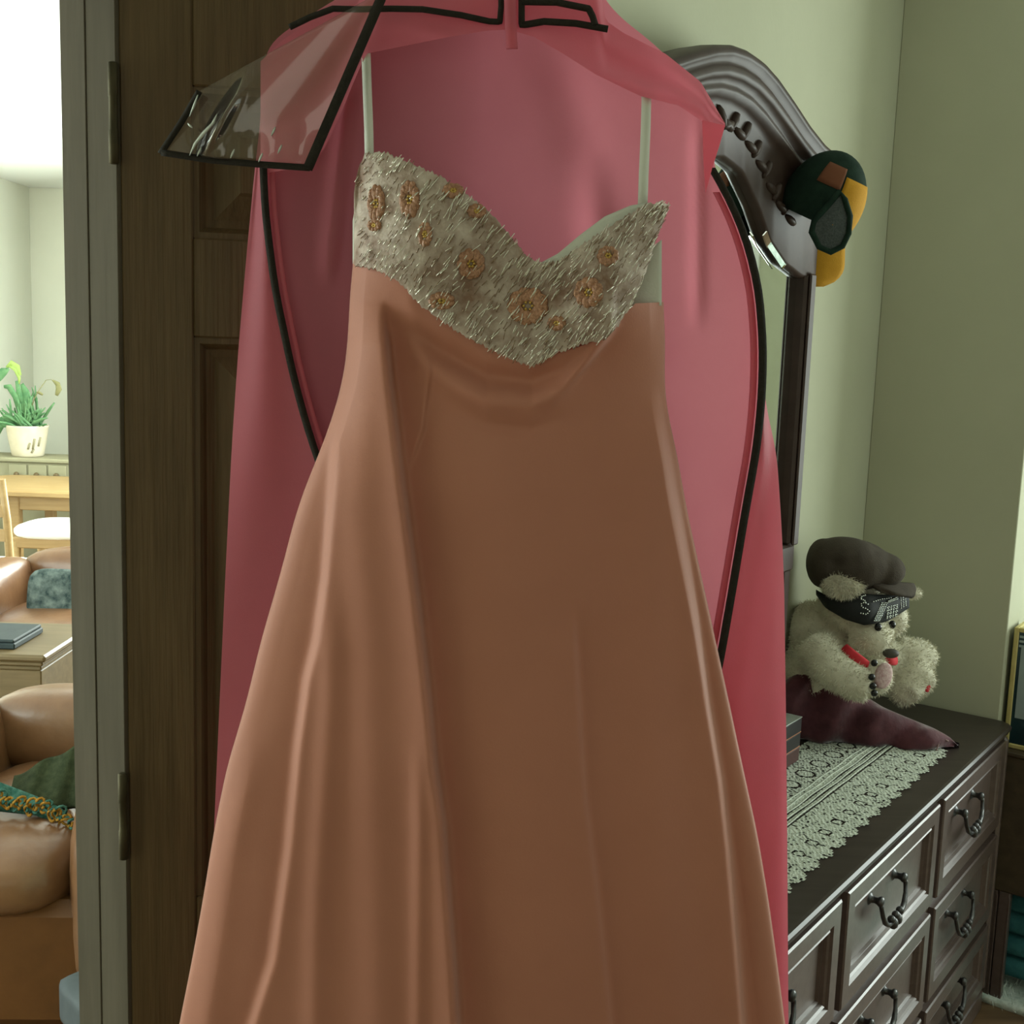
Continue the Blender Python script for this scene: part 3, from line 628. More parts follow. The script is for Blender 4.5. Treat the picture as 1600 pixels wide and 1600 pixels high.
for k in range(5):
    e = .118+k*.0118; b = MB(); b.tube([L(u, vfront-e-.0055+.0012*math.sin(u*40+k), TOPZ+.0026) for u in np.linspace(ua, ub-.03, 120)], .0017, 5); b.build('cord', 'lace', run)
# ------------------------------------------------------------------ soft toys helpers
def remeshed(mb, name, mname, parent, voxel, sm=4):
    o = mb.build(name, mname, parent)
    r = o.modifiers.new('r', 'REMESH'); r.mode = 'VOXEL'; r.voxel_size = voxel; r.use_smooth_shade = True
    s2 = o.modifiers.new('s', 'SMOOTH'); s2.iterations = sm; s2.factor = .6
    dg = bpy.context.evaluated_depsgraph_get(); me = bpy.data.meshes.new_from_object(o.evaluated_get(dg)); o.modifiers.clear()
    old = o.data; o.data = me; bpy.data.meshes.remove(old); org = wloc(o)
    for q in me.vertices:
        g = np.array(q.co)+np.array(org); dv = WV+.012-(g-A0)@DN
        if dv > 0: g = g+DN*dv
        q.co = Vector(g)-org
    for p in me.polygons: p.use_smooth = True
    return o
def fur(o, n, length, mname, seed, droop=.3):
    r = np.random.default_rng(seed); me = o.data; me.calc_loop_triangles(); k = len(me.loop_triangles)
    tr = np.empty(k*3, int); me.loop_triangles.foreach_get('vertices', tr); tr = tr.reshape(-1, 3)
    co = np.empty(len(me.vertices)*3); me.vertices.foreach_get('co', co); co = co.reshape(-1, 3)
    A, B, C = co[tr[:, 0]], co[tr[:, 1]], co[tr[:, 2]]; N = np.cross(B-A, C-A); ar = np.linalg.norm(N, axis=1); N /= ar[:, None]+1e-12
    ii = r.choice(k, n, p=ar/ar.sum()); a, bb = r.random(n), r.random(n); fl = a+bb > 1; a[fl], bb[fl] = 1-a[fl], 1-bb[fl]
    p = A[ii]+a[:, None]*(B-A)[ii]+bb[:, None]*(C-A)[ii]; nn = N[ii]; d = nn+r.normal(0, .45, (n, 3)); d[:, 2] -= droop; d /= np.linalg.norm(d, axis=1)[:, None]
    sd = np.cross(d, r.normal(0, 1, (n, 3))); sd /= np.linalg.norm(sd, axis=1)[:, None]; ln = length*r.uniform(.5, 1.1, n)[:, None]; wd = .0011
    v = np.stack([p-sd*wd-nn*.001, p+sd*wd-nn*.001, p+d*ln], 1).reshape(-1, 3); og = np.array(wloc(o)); dv = np.maximum(0, WV+.003-(v+og-A0)@DN); v = v+dv[:, None]*DN; v[:, 2] = np.maximum(v[:, 2], (TOPZ+.001 if mname == 'plush_white' else 0)-og[2]); f = np.arange(n*3).reshape(-1, 3)
    m2 = bpy.data.meshes.new('fur'); m2.from_pydata(v.tolist(), [], f.tolist()); m2.materials.append(M[mname]); m2.update()
    q = bpy.data.objects.new('fur', m2); COL.objects.link(q); q.parent = o; q['kind'] = 'stuff'; return q
# ------------------------------------------------------------------ white bear
bear = thing('plush_bear', P(1320, 1100, 2.8), 'white plush bear wearing a brown hat, slumped in the corner of the dresser', 'plush toy')
b = MB()
P_ = P
def P(x, y, D): return P_(x, y, D-np.interp(x, [1300, 1360, 1430], [.125, .105, .03]))
def bb(x, y, D, r, **k): b.ball(P(x, y, D), r, 12, 16, **k)
bb(1285, 1022, 2.80, (.085, .085, .095)); bb(1270, 985, 2.82, (.070, .07, .07)); bb(1262, 1050, 2.78, (.07, .08, .075))       # trunk
bb(1328, 950, 2.76, (.072, .072, .062)); bb(1372, 932, 2.77, (.060, .05, .034)); bb(1330, 915, 2.77, (.07, .06, .04)); bb(1360, 985, 2.72, (.055, .05, .045)); bb(1392, 965, 2.75, (.038, .05, .045))       # head, cheeks
b.tube([P(1345, 985, 2.72), P(1368, 1000, 2.67), P(1385, 1012, 2.64)], [.046, .040, .027], 12)                                # muzzle
b.tube([P(1270, 1010, 2.72), P(1300, 1045, 2.66), P(1340, 1068, 2.62), P(1360, 1075, 2.60)], [.050, .046, .042, .034], 12)     # near leg
b.tube([P(1400, 1020, 2.84), P(1428, 1030, 2.80), P(1432, 1060, 2.76), P(1415, 1085, 2.74)], [.048, .054, .050, .030], 12)     # far leg
bb(1432, 1025, 2.80, (.052, .05, .042)); bb(1412, 1082, 2.76, (.034, .03, .034)); bb(1385, 1035, 2.84, (.05, .05, .06))
bb(1372, 1058, 2.605, (.034, .026, .042))
body = remeshed(b, 'body', 'plush_white', bear, .006, 5); fur(body, 16000, .011, 'plush_white', 3)
b = MB(); b.ball(P(1318, 913, 2.675), (.047, .025, .030), 10, 14); ear = remeshed(b, 'ear', 'plush_white', bear, .006, 2); fur(ear, 2600, .013, 'plush_white', 5)
b = MB(); b.ball(P(1427, 927, 2.72), (.020, .014, .012), 8, 12); ear = b.build('ear', 'plush_white', bear); fur(ear, 500, .008, 'plush_white', 6)
for x, y, D in ((1372, 980, 2.645), (1394, 976, 2.655)):
    b = MB(); b.ball(P(x, y, D), (.0085, .0085, .0095), 8, 10); b.build('eye', 'eye_black', bear)
b = MB(); b.ball(P(1392, 1021, 2.615), (.019, .012, .011), 8, 12); b.build('nose', 'nose_brown', bear)
# red ribbon below the chin
b = MB(); b.tube([P(1318, 1012, 2.655), P(1330, 1024, 2.635), P(1346, 1036, 2.62), P(1356, 1040, 2.615)], [(.006, .012), (.006, .014), (.006, .014), (.006, .010)], 8); b.build('ribbon', 'red_felt', bear); b = MB(); b.tube([P(1385, 1034, 2.64), P(1400, 1032, 2.64)], [(.006, .01), (.006, .011)], 8); b.build('ribbon', 'red_felt', bear)
# sole of the near foot with embroidered pad and claws
def disc(c, nrm, r1, r2, th, tilt=0., n=18):
    nrm = np.asarray(nrm, float); nrm /= np.linalg.norm(nrm); a = np.cross(nrm, ZZ); a /= np.linalg.norm(a); u_ = np.cross(a, nrm)
    a2 = a*math.cos(tilt)+u_*math.sin(tilt); u2 = -a*math.sin(tilt)+u_*math.cos(tilt)
    rows = [[np.asarray(c)+nrm*(th*math.sqrt(1-s0*s0*.96))+s0*(r1*math.cos(t)*a2+r2*math.sin(t)*u2) for t in np.linspace(0, 2*PI, n, endpoint=False)] for s0 in (.02, .5, .85, 1.)]
    rows.append([p-nrm*th*1.5 for p in rows[-1]]); return np.array(rows)
toc = (EYE-P(1372, 1058, 2.57)); toc /= np.linalg.norm(toc)
b = MB(); b.grid(disc(P(1381, 1056, 2.568), toc+.45*np.array([1., 0, 0]), .019, .030, .006, .35), True, True); b.build('foot_pad', 'pink_embroidery', bear)
for x, y in ((1362, 1058), (1364, 1072), (1366, 1083), (1366, 1036)):
    b = MB(); b.ball(P(x, y, 2.572), (.008, .006, .008), 7, 10); b.build('claw', 'eye_black', bear)
b = MB(); b.grid(disc(P(1449, 1070, 2.725), toc+.8*np.array([1., 0, 0]), .010, .018, .004, .2), True, True); b.build('foot_heart', 'red_felt', bear)
# newsboy hat
hat = thing('newsboy_hat', P(1335, 905, 2.74), 'dark brown newsboy cap sitting on the white bear', 'hat')
b = MB()
b.ball(P(1327, 882, 2.74), (.098, .095, .060), 14, 20); b.ball(P(1285, 880, 2.73), (.036, .06, .058), 10, 14); b.ball(P(1375, 890, 2.70), (.058, .06, .042), 10, 14); b.ball(P(1320, 866, 2.72), (.075, .07, .040), 10, 14)
o = remeshed(b, 'crown', 'brown_cloth', hat, .006, 4)
b = MB(); rows = []
for t in np.linspace(0, 1, 10):
    row = []
    for q in np.linspace(-1, 1, 12): row.append(P(1392+36*q*math.sqrt(1-.7*t*t)+14*t, 908+19*t+3*q, 2.655-.045*t+.02*q*q))
    rows.append(row)
b.slab(np.array(rows), (0, .002, -.008)); b.build('visor', 'brown_cloth', hat)
# black rhinestone headband, following the forehead
band_ = thing('headband', P(1350, 975, 2.68), 'black headband with rhinestone lettering around the bear head', 'headband')
bt = smooth_ip([(1276, 922), (1290, 930), (1320, 934), (1350, 929), (1385, 930), (1421, 921)]); bbm = smooth_ip([(1276, 930), (1290, 950), (1320, 968), (1350, 977), (1385, 972), (1421, 950)])
def Dbd(x): return 2.658+.085*((np.asarray(x)-1362)/86.)**2
XX, TT = np.meshgrid(np.linspace(1276, 1421, 40), np.linspace(0, 1, 10)); YY = bt(XX)+TT*(bbm(XX)-bt(XX))
b = MB(); b.slab(Pg(XX, YY, Dbd(XX)-np.interp(XX, [1300, 1360, 1430], [.125, .105, .03])-.012*np.sin(PI*TT)), (0, .006, 0)); b.build('band', 'black_cloth', band_)
b = MB()
def stone(x, y, r=.0019): b.ball(P(x, y, float(Dbd(x))-.0115), r, 4, 6)
def stroke(pts, n):
    pts = np.array(pts, float); s0 = np.r_[0, np.cumsum(np.linalg.norm(np.diff(pts, axis=0), axis=1))]
    for t in np.linspace(0, s0[-1], n): stone(np.interp(t, s0, pts[:, 0]), np.interp(t, s0, pts[:, 1]))
stroke([(1356, 944), (1350, 941), (1345, 944), (1347, 949), (1354, 951), (1358, 955), (1354, 960), (1345, 958)], 13)     # S
stroke([(1352, 930), (1346, 932), (1345, 936), (1351, 938), (1352, 941)], 8)
for k in range(4): stroke([(1366+k*2.6, 970), (1378+k*2.6, 942)], 11)                                                     # slanting bar
stroke([(1365, 940), (1378, 936), (1392, 934)], 9); stroke([(1388, 941), (1402, 936)], 9); stroke([(1388, 939), (1402, 933)], 9)
for k in range(4): stroke([(1386+k*4.4, 966-k), (1388+k*4.4, 948-k)], 7); stroke([(1386, 949+k*5), (1402, 945+k*5)], 6)
for k in range(3): stroke([(1408+k*3.6, 950-k*2), (1407+k*3.6, 932-k)], 7)
o = b.build('rhinestones', 'rhinestone', band_); o['kind'] = 'stuff'
# ------------------------------------------------------------------ maroon velvet pouch
P = P_
b = MB(); rows = []
NP = 46
topc = smooth_ip([(1215, 1072), (1235, 1056), (1262, 1046), (1300, 1058), (1340, 1080), (1380, 1105), (1420, 1122), (1460, 1138), (1485, 1152), (1503, 1172)]); botc = smooth_ip([(1215, 1150), (1240, 1162), (1280, 1176), (1330, 1187), (1380, 1195), (1430, 1197), (1470, 1191), (1492, 1182), (1504, 1175)])
for x in np.linspace(1215, 1497, NP):
    y0, y1 = float(topc(x)), float(botc(x)); yc, hy = (y0+y1)/2, (y1-y0)/2; Dm = 2.615-.03*(x-1215)/290; row = []
    for a in np.linspace(0, 2*PI, 28, endpoint=False):
        w1 = 1+.05*math.sin(x*.05+3*a)+.03*math.sin(x*.11-2*a); q = P(x, yc-hy*math.cos(a), Dm-.045*math.sin(a)*min(1, hy/30)*w1+.010*math.sin(x*.06+yc*.1+2*a)+.004*math.sin(x*.17+5*a)); q[2] = max(q[2], TOPZ+.0035); row.append(q)
    rows.append(row)
b.grid(rows, True, True)
for r_ in (0, NP-1): b.f.append(tuple(r_*28+j for j in range(28))); b.sm.append(False)
po = b.build('velvet_pouch', 'maroon_velvet'); po.location += Vector(); tag(po, 'soft maroon velvet pouch lying across the lace in front of the bear', 'pouch')
def dz(x, y):   # front of the pouch
    return 2.615-.03*(x-1215)/290-.047*max(.25, 1-((y-(float(topc(x))+float(botc(x)))/2)/(abs(float(botc(x))-float(topc(x)))/2+1))**2)**.5*min(1, abs(float(botc(x))-float(topc(x)))/60)
b = MB()
for pts in ([(1458, 1186), (1464, 1170), (1470, 1153)], [(1470, 1152), (1482, 1158)]):
    q = dens(pts, 8); b.tube([P(x, y, dz(x, y)-.0015) for x, y in q], .0016, 5)
b.build('stitching', 'maroon_stitch', po)
# dark flat cases beside it
prev = None
for k, (y0, y1, m_, em, lab) in enumerate(((1196, 1169, 'box_red', 'copper_edge', 'reddish brown flat case at the bottom of the stack beside the velvet pouch'), (1167, 1131, 'box_black', 'copper_edge', 'black flat case, middle one of the stack beside the velvet pouch'), (1129, 1091, 'box_black', 'silver_edge', 'black flat case with a silver rim, topmost of its stack on the lace'))):
    t = thing('flat_case', L(.55, -.35, TOPZ+.004+k*.034), lab, 'case', 'flat cases stacked on the runner')
    z0 = TOPZ+.005+k*.0345; sh = .004*k
    b = MB(L); b.box(.42, .70-sh, -.352, -.298+sh*.5, z0, z0+.032, .002); b.build('body', m_, t)
    b = MB(L); b.box(.421, .7005-sh, -.3515, -.2975+sh*.5, z0+.0322, z0+.0345, .0006); b.build('rim', em, t)
def rotz(a): return np.array(Matrix.Rotation(a, 3, 'Z'))
def rotx(a): return np.array(Matrix.Rotation(a, 3, 'X'))
# ------------------------------------------------------------------ right edge: alcove furniture
st = thing('side_table', L(1.6, .2, 0), 'dark brown wooden side table half hidden behind the dresser end', 'table')
zt, zb = .685, .31; a0, a1, c0, c1 = 1.378, 1.80, -.036, .40
b = MB(L); b.box(a0, a1, c0, c1, zb, zt-.012, .004); b.build('box', 'walnut', st)
b = MB(L); b.box(a0-.008, a1+.008, c0-.008, c1+.008, zt-.012, zt, .003); b.build('top', 'walnut', st)
for lu, lv in ((a0+.002, c0), (a0+.002, c0+.030), (a0+.002, c1-.03), (a1-.03, c1-.03), (a1-.03, c0)):
    b = MB(L); b.box(lu, lu+.03, lv, lv+.028, 0, zb+.001, .003); b.box(lu-.001, lu+.002, lv+.024, lv+.029, .01, zb-.01, .001); b.build('leg', 'dresser_wood', st)
cab = thing('display_case', L(1.55, .06, zt), 'brass framed glass case standing on the brown side table beyond the dresser', 'display case')
k0, k1, w0, w1, t0, t1 = 1.40, 1.74, -.034, .20, zt+.001, 1.00
for u in (k0, k1-.012):
    for v in (w0, w1-.012): b = MB(L); b.box(u, u+.012, v, v+.012, t0, t1, .002); b.build('post', 'gold_frame', cab)
for v in (w0, w1-.012):
    for z in (t0, t1-.012): b = MB(L); b.box(k0+.012, k1-.012, v, v+.012, z, z+.012, .002); b.build('rail', 'gold_frame', cab)
for u in (k0, k1-.012):
    for z in (t0, t1-.012): b = MB(L); b.box(u, u+.012, w0+.012, w1-.012, z, z+.012, .002); b.build('rail', 'gold_frame', cab)
b = MB(L); b.box(k0+.004, k1-.004, w0+.004, w1-.004, t0+.012, t1-.012, .001); b.build('pane', 'dark_glass', cab)
b = MB(L); b.box(k0+.002, k0+.0035, -.014, .014, t0+.08, t1-.05, .0005); b.build('panel', 'grey_panel', cab)
for k in range(3): b = MB(L); b.box(k0+.002, k0+.0035, w0+.014, w1-.014, t1-.026-.012*k, t1-.020-.012*k, .0005); b.build('slat', 'grey_panel', cab)
for v in (.022, .05): b = MB(L); b.box(k0-.001, k0+.004, v, v+.008, t0+.012, t0+.10, .001); b.build('bar', 'gold_frame', cab)
b = MB()
for k in range(4):
    q = L(1.585, .075, .05+.06*k+.032); b.ball(q, (.15, .15, .034), 12, 24, rotz(.93), lambda d: (abs(d[0])**5+abs(d[1])**5+abs(d[2])**3)**(-1/4.))
o = b.build('folded_blanket', 'teal_rug'); tag(o, 'teal patterned folded blanket under the brown side table', 'blanket')
def rugpatch(name, u0, u1, v0, v1, z, mname, n, ln, lab, cat):
    XX, YY = np.meshgrid(np.linspace(u0, u1, 30), np.linspace(v0, v1, 30)); ZZ_ = z+.004*np.sin(XX*30)*np.sin(YY*27)
    g = np.stack([L(a, c, e) for a, c, e in zip(XX.ravel(), YY.ravel(), ZZ_.ravel())]).reshape(30, 30, 3)
    b = MB(); b.slab(g, (0, 0, -z+.001)); o = b.build(name, mname); fur(o, n, ln, mname, 9, -.3); return tag(o, lab, cat)
rugpatch('white_rug', 1.372, 2.6, -.05, 1.4, .022, 'white_rug', 15000, .024, 'white fluffy rug on the floor past the dresser end', 'rug')
# ------------------------------------------------------------------ lounge seen through the doorway
def zpix(x, y, D): return float(P(x, y, D)[2])
def rbox(b, c, sx, sy, sz, p=4., n=14, m_=24, fr=None):
    """soft cushion: superellipsoid about c"""
    def fn(d): return (abs(d[0])**p+abs(d[1])**p+abs(d[2])**p)**(-1/p)
    rot = fr; b.ball(c, (sx, sy, sz), n, m_, rot, fn)
# sideboard and plant
Ds = 7.75
sb = thing('sideboard', (float(P(60, 716, Ds)[0]), Ds+.2, 0), 'beige sideboard with small knobs standing behind the dining table', 'sideboard')
x0, x1, zt = -3.72, P(150, 716, Ds)[0], zpix(50, 716, Ds)
b = MB(); b.box(x0, x1, Ds, Ds+.32, .06, zt-.03, .006); b.box(x0+.03, x1-.03, Ds+.03, Ds+.3, 0, .06, .004); b.build('body', 'cabinet_beige', sb)
b = MB(); b.box(x0-.02, x1+.02, Ds-.02, Ds+.34, zt-.03, zt, .008); b.build('top', 'cabinet_beige', sb)
for k, px in enumerate((28, 59, 90)):
    d = MB(); xa = P(px-14, 730, Ds)[0]; xb = P(px+14, 730, Ds)[0]; d.box(xa, xb, Ds-.012, Ds-.001, zt-.20, zt-.045, .004); dd = d.build('drawer', 'cabinet_beige', sb)
    for q in ((60, 731), (88, 729), (34, 729))[k:k+1]:
        d = MB(); d.ball((float((xa+xb)/2), Ds-.03, zt-.11), .018, 8, 10); d.build('knob', 'oak_dull', dd)
pc = P(44, 716, Ds+.14); pw = .142
plant = thing('potted_plant', (pc[0], pc[1], zt), 'leafy green plant in a tapered cream pot on the beige sideboard', 'plant')
b = MB(); b.rev((pc[0], pc[1], zt+.001), [(.001, 0), (.098, 0), (.104, .006), (.112, .05), (.128, .14), (.136, .195), (.140, .205), (.138, .212), (.128, .212), (.122, .18), (.001, .178)], 28); b.build('pot', 'pot_cream', plant)
b = MB()
for px, y0, y1, s0 in ((54, 690, 700, 1), (60, 684, 700, 1), (66, 682, 696, 1), (58, 700, 706, 1)):
    a = [P(px+q*3, y0+(y1-y0)*(1-q), Ds+.14) for q in (0, .5, 1)]
    pts = []
    for p in a:
        dxx = p[0]-pc[0]; hgt = p[2]-zt; R_ = np.interp(hgt, [0, .05, .14, .2], [.104, .113, .129, .138])+.001; pts.append(np.array([p[0], pc[1]-math.sqrt(max(1e-4, R_*R_-dxx*dxx)), p[2]]))
    b.tube(pts, .007, 6)
b.build('pot_pattern', 'pot_mark', plant)
b = MB(); b.rev((pc[0], pc[1], zt+.185), [(.001, .004), (.06, .006), (.121, 0), (.121, -.01)], 20); b.build('soil', 'soil', plant)
def leaf(path, w_, mname='leaf_green'):
    path = [np.asarray(p, float) for p in path]; k = len(path); rows = []
    for i, p in enumerate(path):
        t = path[min(i+1, k-1)]-path[max(i-1, 0)]; sd = np.cross(t, [0, 1., .2]); sd /= np.linalg.norm(sd)+1e-9; ww = w_*math.sin(PI*min(.98, (i+.25)/(k-.2)))+.0015
        rows.append([p-sd*ww, p+np.array([0, -.004, 0]), p+sd*ww])
    b = MB(); b.slab(np.array(rows), (0, .0015, 0)); return b.build('leaf', mname, plant)
rl = random.Random(7)
for k in range(90):
    a = rl.uniform(-1.25, 1.1); ln = rl.uniform(.09, .26)*(1-.2*abs(a)); sx = pc[0]+rl.uniform(-.09, .09); sy = pc[1]+rl.uniform(-.08, .05); z0 = zt+.19
    pth = [(sx+math.sin(a)*ln*t*1.0, sy-.05*t, z0+ln*math.cos(a)*t*1.25-.25*ln*t*t*abs(a)) for t in np.linspace(0, 1, 6)]
    leaf(pth, rl.uniform(.004, .010))
pp2 = lambda pts, dd=.1: [P(x, y, Ds+dd) for x, y in pts]
leaf(pp2([(34, 665), (34, 640), (30, 615), (26, 595)]), .020); leaf(pp2([(36, 655), (40, 630), (40, 612), (34, 600)]), .026); leaf(pp2([(30, 650), (24, 620), (14, 604), (6, 604)]), .022)
leaf(pp2([(10, 574), (18, 568), (26, 574), (31, 587)]), .026, 'leaf_yellow'); leaf(pp2([(14, 576), (6, 580), (-2, 588), (-10, 600)]), .030); leaf(pp2([(30, 600), (30, 590), (24, 578), (14, 572)]), .012, 'leaf_yellow')
leaf(pp2([(12, 660), (4, 655), (-4, 668)]), .02); leaf(pp2([(26, 655), (10, 650), (2, 664), (-4, 680)]), .022)
b = MB(); b.tube(pp2([(48, 640), (54, 622), (62, 608), (72, 594)], .09), [.004, .0035, .003, .0025], 6); b.tube(pp2([(72, 594), (80, 593), (87, 600)], .09), .002, 5); b.build('stem', 'leaf_dry', plant)
leaf(pp2([(82, 594), (90, 600), (92, 608), (88, 618)], .09), .020, 'leaf_dry')
leaf(pp2([(57, 613), (62, 614), (67, 617)], .09), .010, 'leaf_dry')
# dining table
tb = thing('dining_table', (float(P(40, 775, 7.1)[0]), 7.1, 0), 'pale oak dining table beyond the doorway', 'table')
tz = .725; x0, x1 = -3.38, P(190, 760, 6.75)[0]
def rrect(xa, xb, ya, yb, r, z):
    o = []
    for cx, cy, a0 in ((xb-r, yb-r, 0), (xa+r, yb-r, 90), (xa+r, ya+r, 180), (xb-r, ya+r, 270)):
        for k in range(7): a = math.radians(a0+15*k); o.append((cx+r*math.cos(a), cy+r*math.sin(a), z))
    return o
b = MB(); rows = [rrect(x0+e, x1-e, 6.75+e, 7.55-e, .14, z) for e, z in ((.02, tz-.04), (0, tz-.03), (0, tz-.008), (.008, tz))]; b.grid(rows, False, True); b.f += [tuple(range(28)), tuple(range(84, 112))]; b.sm += [False]*2; b.build('tabletop', 'oak', tb)
b = MB(); b.box(x0+.12, x1-.12, 6.87, 7.43, tz-.13, tz-.04, .004); b.build('apron', 'oak', tb)
for lx in (P(27, 830, 6.9)[0], x0+.14, x1-.2):
    for ly in (6.86, 7.38):
        b = MB(); b.box(lx-.03, lx+.03, ly, ly+.06, 0, tz-.04, .006); b.build('leg', 'oak', tb)
# chair with white seat, and a second chair at the left edge
def dining_stool(cx, cy, seatz):
    t = thing('dining_stool', (cx, cy, 0), 'oak stool with a white cushion seat, in front of the dining table', 'stool')
    b = MB(); rbox(b, (cx, cy, seatz-.035), .23, .22, .045, 3.2, 12, 24); b.build('seat', 'seat_white', t)
    b = MB(); b.box(cx-.20, cx+.20, cy-.19, cy+.19, seatz-.12, seatz-.06, .006); b.build('seat_frame', 'oak', t)
    for ax_ in (-1, 1):
        for ay_ in (-1, 1): b = MB(); b.tube([(cx+ax_*.185, cy+ay_*.17, seatz-.08), (cx+ax_*.19, cy+ay_*.18, .0)], [.026, .018], 8); b.build('leg', 'oak', t)
def dining_chair(cx, cy, seatz, face, label):
    t = thing('dining_chair', (cx, cy, 0), label, 'chair', 'dining chairs'); s = 1 if face else -1
    b = MB(); rbox(b, (cx, cy, seatz-.035), .23, .22, .045, 3.2, 12, 24); b.build('seat', 'seat_white', t)
    b = MB(); b.box(cx-.20, cx+.20, cy-.19, cy+.19, seatz-.12, seatz-.06, .006); b.build('seat_frame', 'oak', t)
    for ax_ in (-1, 1):
        b = MB(); b.tube([(cx+ax_*.185, cy-s*.18, seatz-.08), (cx+ax_*.19, cy-s*.19, .0)], [.024, .017], 8); b.build('leg', 'oak', t)
        b = MB(); b.tube([(cx+ax_*.185, cy+s*.22, 0), (cx+ax_*.185, cy+s*.19, seatz), (cx+ax_*.185, cy+s*.215, seatz+.25), (cx+ax_*.185, cy+s*.26, seatz+.46)], [.018, .021, .019, .016], 8); b.build('back_leg', 'oak', t)
    for z in (.18, .30, .42):
        b = MB(); b.box(cx-.18, cx+.18, cy+s*(.205+.1*max(0, z-.2)), cy+s*(.225+.1*max(0, z-.2)), seatz+z-.03, seatz+z+.03, .004); b.build('back_slat', 'oak', t)
    return t
c1 = P(96, 815, 6.42); dining_stool(c1[0], c1[1]+.0, .60)
c2 = P(3, 705, 5.45); dining_chair(c2[0]-.185, 5.70+.0, .50, False, 'oak dining chair at the left picture edge, only its back post showing')
# leather armchairs
def armchair(cx, cy, zs, zback, label, m1, m2, wid=.95, rot=0., parts=None, loc=None):
    t = thing('leather_armchair', (cx, cy, 0), label, 'armchair', 'leather armchairs'); Rm = rotz(rot); c0 = np.array([cx, cy, 0])
    def q(x, y, z): return c0+Rm@np.array([x, y, 0])+np.array([0, 0, z])
    hw = wid/2
    b = MB(lambda x, y, z: q(x, y, z)); b.box(-hw+.02, hw-.02, -.38, .42, .04, zs-.12, .03); b.build('base', m2, t)
    b = MB(); rbox(b, q(0, -.06, zs-.075), hw-.15, .37, .10, 3., 16, 32, Rm); b.build('seat_cushion', m1, t)
    b = MB(); rbox(b, q(0, .33, (zs+zback)/2), hw-.10, .14, (zback-zs)/2+.06, 3., 18, 32, Rm@rotx(-.14)); b.build('backrest', m1, t)
    for s in (-1, 1):
        b = MB(); rbox(b, q(s*(hw-.09), -.0, zs*.62+.05), .11, .42, zs*.5+.08, 3.5, 16, 24, Rm); b.build('arm', m1, t)
    for s in (-1, 1):
        for y in (-.33, .36): b = MB(); b.rev(q(s*(hw-.1), y, 0), [(.001, 0), (.022, 0), (.028, .045), (.001, .046)], 10); b.build('foot', 'walnut', t)
    return t
# far sofa chair with floral pillow
a1 = armchair(float(P(86, 1000, 4.9)[0])+.10, 5.0, zpix(80, 978, 4.65), zpix(60, 872, 5.3), 'tan leather armchair with a teal floral pillow, beyond the end table', 'leather', 'leather_dark', 1.02, .0)
pil = P(90, 930, 4.92); b = MB()
rbox(b, pil, .125, .05, .115, 4.2, 16, 28, rotx(-.22)); o = b.build('throw_pillow', 'teal_floral'); tag(o, 'teal floral throw pillow leaning on the tan leather armchair', 'pillow')
# end table with a dark book
De = 3.75; ez = zpix(40, 1024, De)
et = thing('end_table', (float(P(10, 1024, De)[0]), De+.2, 0), 'wooden end table with a thick moulded edge beside the leather chairs', 'table')
xr = P(72, 1030, De)[0]; b = MB(); b.box(xr-.55, xr-.004, De-.0, De+.45, ez-.025, ez, .008); b.box(xr-.54, xr-.018, De+.012, De+.44, ez-.042, ez-.025, .005); b.box(xr-.53, xr-.026, De+.02, De+.43, ez-.058, ez-.042, .004); b.build('top', 'oak_dull', et)
b = MB(); b.box(xr-.52, xr-.028, De+.025, De+.42, .08, ez-.058, .004); b.build('body', 'oak_dull', et)
for lx in (xr-.52, xr-.085): 
    for ly in (De+.03, De+.37): b = MB(); b.box(lx, lx+.05, ly, ly+.05, 0, ez-.06, .004); b.build('leg', 'oak_dull', et)
b = MB(); bx = P(50, 1015, De+.2)[0]; b.box(bx-.24, bx, De+.06, De+.30, ez+.001, ez+.022, .004); b.box(bx-.236, bx-.004, De+.064, De+.296, ez+.022, ez+.034, .004); o = b.build('folded_cloth', 'teal_dark'); tag(o, 'dark teal folded cloth lying on the end table', 'cloth')
# near leather chair with towel and crochet throw
a2 = armchair(float(P(40, 1300, 2.75)[0]), 2.86, zpix(60, 1318, 2.55), zpix(40, 1108, 3.15), 'shiny brown leather armchair nearest the doorway, draped with a throw', 'leather', 'leather_dark', .72, .05)
def drape(px_top, px_bot, D0_, D1_, name, mname, lab, cat, thick=.008, wob=.01):
    rows = []
    for t in np.linspace(0, 1, 18):
        a, c = np.array(px_top), np.array(px_bot); row = []
        for s0 in np.linspace(0, 1, 20):
            pt = a[0]*(1-s0)+a[1]*s0; pb = c[0]*(1-s0)+c[1]*s0; p = pt*(1-t)+pb*t
            row.append(P(p[0], p[1]+3*math.sin(s0*11), D0_+(D1_-D0_)*t+wob*math.sin(s0*14+2*t)))
        rows.append(row)
    b = MB(); b.slab(np.array(rows), (0, .002, -thick)); o = b.build(name, mname); return tag(o, lab, cat)
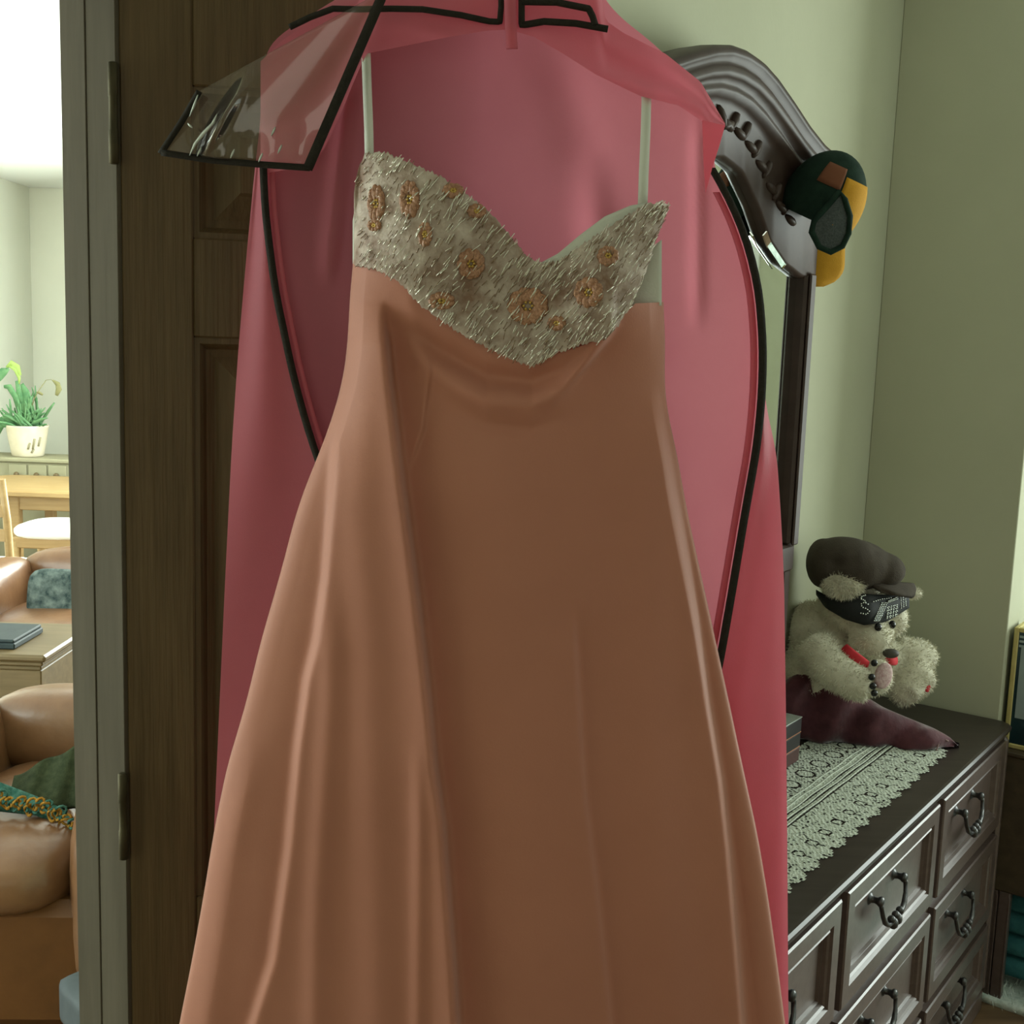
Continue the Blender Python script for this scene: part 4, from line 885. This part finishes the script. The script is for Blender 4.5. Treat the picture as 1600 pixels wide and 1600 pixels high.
drape(((22, 1212), (128, 1160)), ((14, 1246), (124, 1262)), 2.80, 2.70, 'green_towel', 'towel_green', 'dull green towel draped over the near leather armchair', 'towel')
th = thing('crochet_throw', P(50, 1290, 2.66), 'teal crocheted throw with a looped yellow fringe on the near leather armchair', 'throw')
rows = []
for t in np.linspace(0, 1, 10):
    row = []
    for s0 in np.linspace(0, 1, 30):
        x = -40+s0*165; yt_ = np.interp(x, [-40, 0, 55, 95, 125], [1212, 1222, 1243, 1262, 1285]); yb_ = np.interp(x, [-40, 0, 55, 95, 125], [1255, 1262, 1268, 1285, 1300]); row.append(P(x, yt_+(yb_-yt_)*t, 2.69-.05*t+.004*math.sin(s0*40)))
    rows.append(row)
b = MB(); b.slab(np.array(rows), (0, .004, -.012)); b.build('crochet_panel', 'yarn_teal', th)
for k in range(26):
    x = -34+k*6.1; y = np.interp(x, [-40, 0, 55, 95, 125], [1248, 1252, 1258, 1276, 1296])+rl.uniform(-9, 9); r_ = .010*rl.uniform(.8, 1.3); ph = rl.uniform(-.7, .7)
    c = P(x, y, 2.628); b = MB(); b.tube([c+np.array([r_*math.cos(a)*math.cos(ph)-r_*1.3*math.sin(a)*math.sin(ph), .006*math.sin(a*2), r_*math.cos(a)*math.sin(ph)+r_*1.3*math.sin(a)*math.cos(ph)]) for a in np.linspace(0, 2*PI*.92, 12)], .0034, 6); b.build('yarn_loop', 'yarn_yellow' if k % 3 else 'yarn_teal', th)
# footstool by the jamb
fz = zpix(118, 1535, 2.2)
fs_ = thing('footstool', (float(P(130, 1550, 2.2)[0]), 2.25, 0), 'grey blue upholstered footstool partly hidden by the door jamb', 'footstool')
fc = P(150, 1550, 2.3); b = MB(); rbox(b, (fc[0]+.095, fc[1], fz-.10), .135, .135, .05, 9., 22, 48, rotz(.75)); b.build('cushion', 'stool_grey', fs_)
for a in range(4):
    ang = .75+PI/4+a*PI/2; b = MB(); b.tube([(fc[0]+.085+.11*math.cos(ang), fc[1]+.11*math.sin(ang), fz-.12), (fc[0]+.085+.12*math.cos(ang), fc[1]+.12*math.sin(ang), 0)], [.016, .012], 8); b.build('leg', 'walnut', fs_)
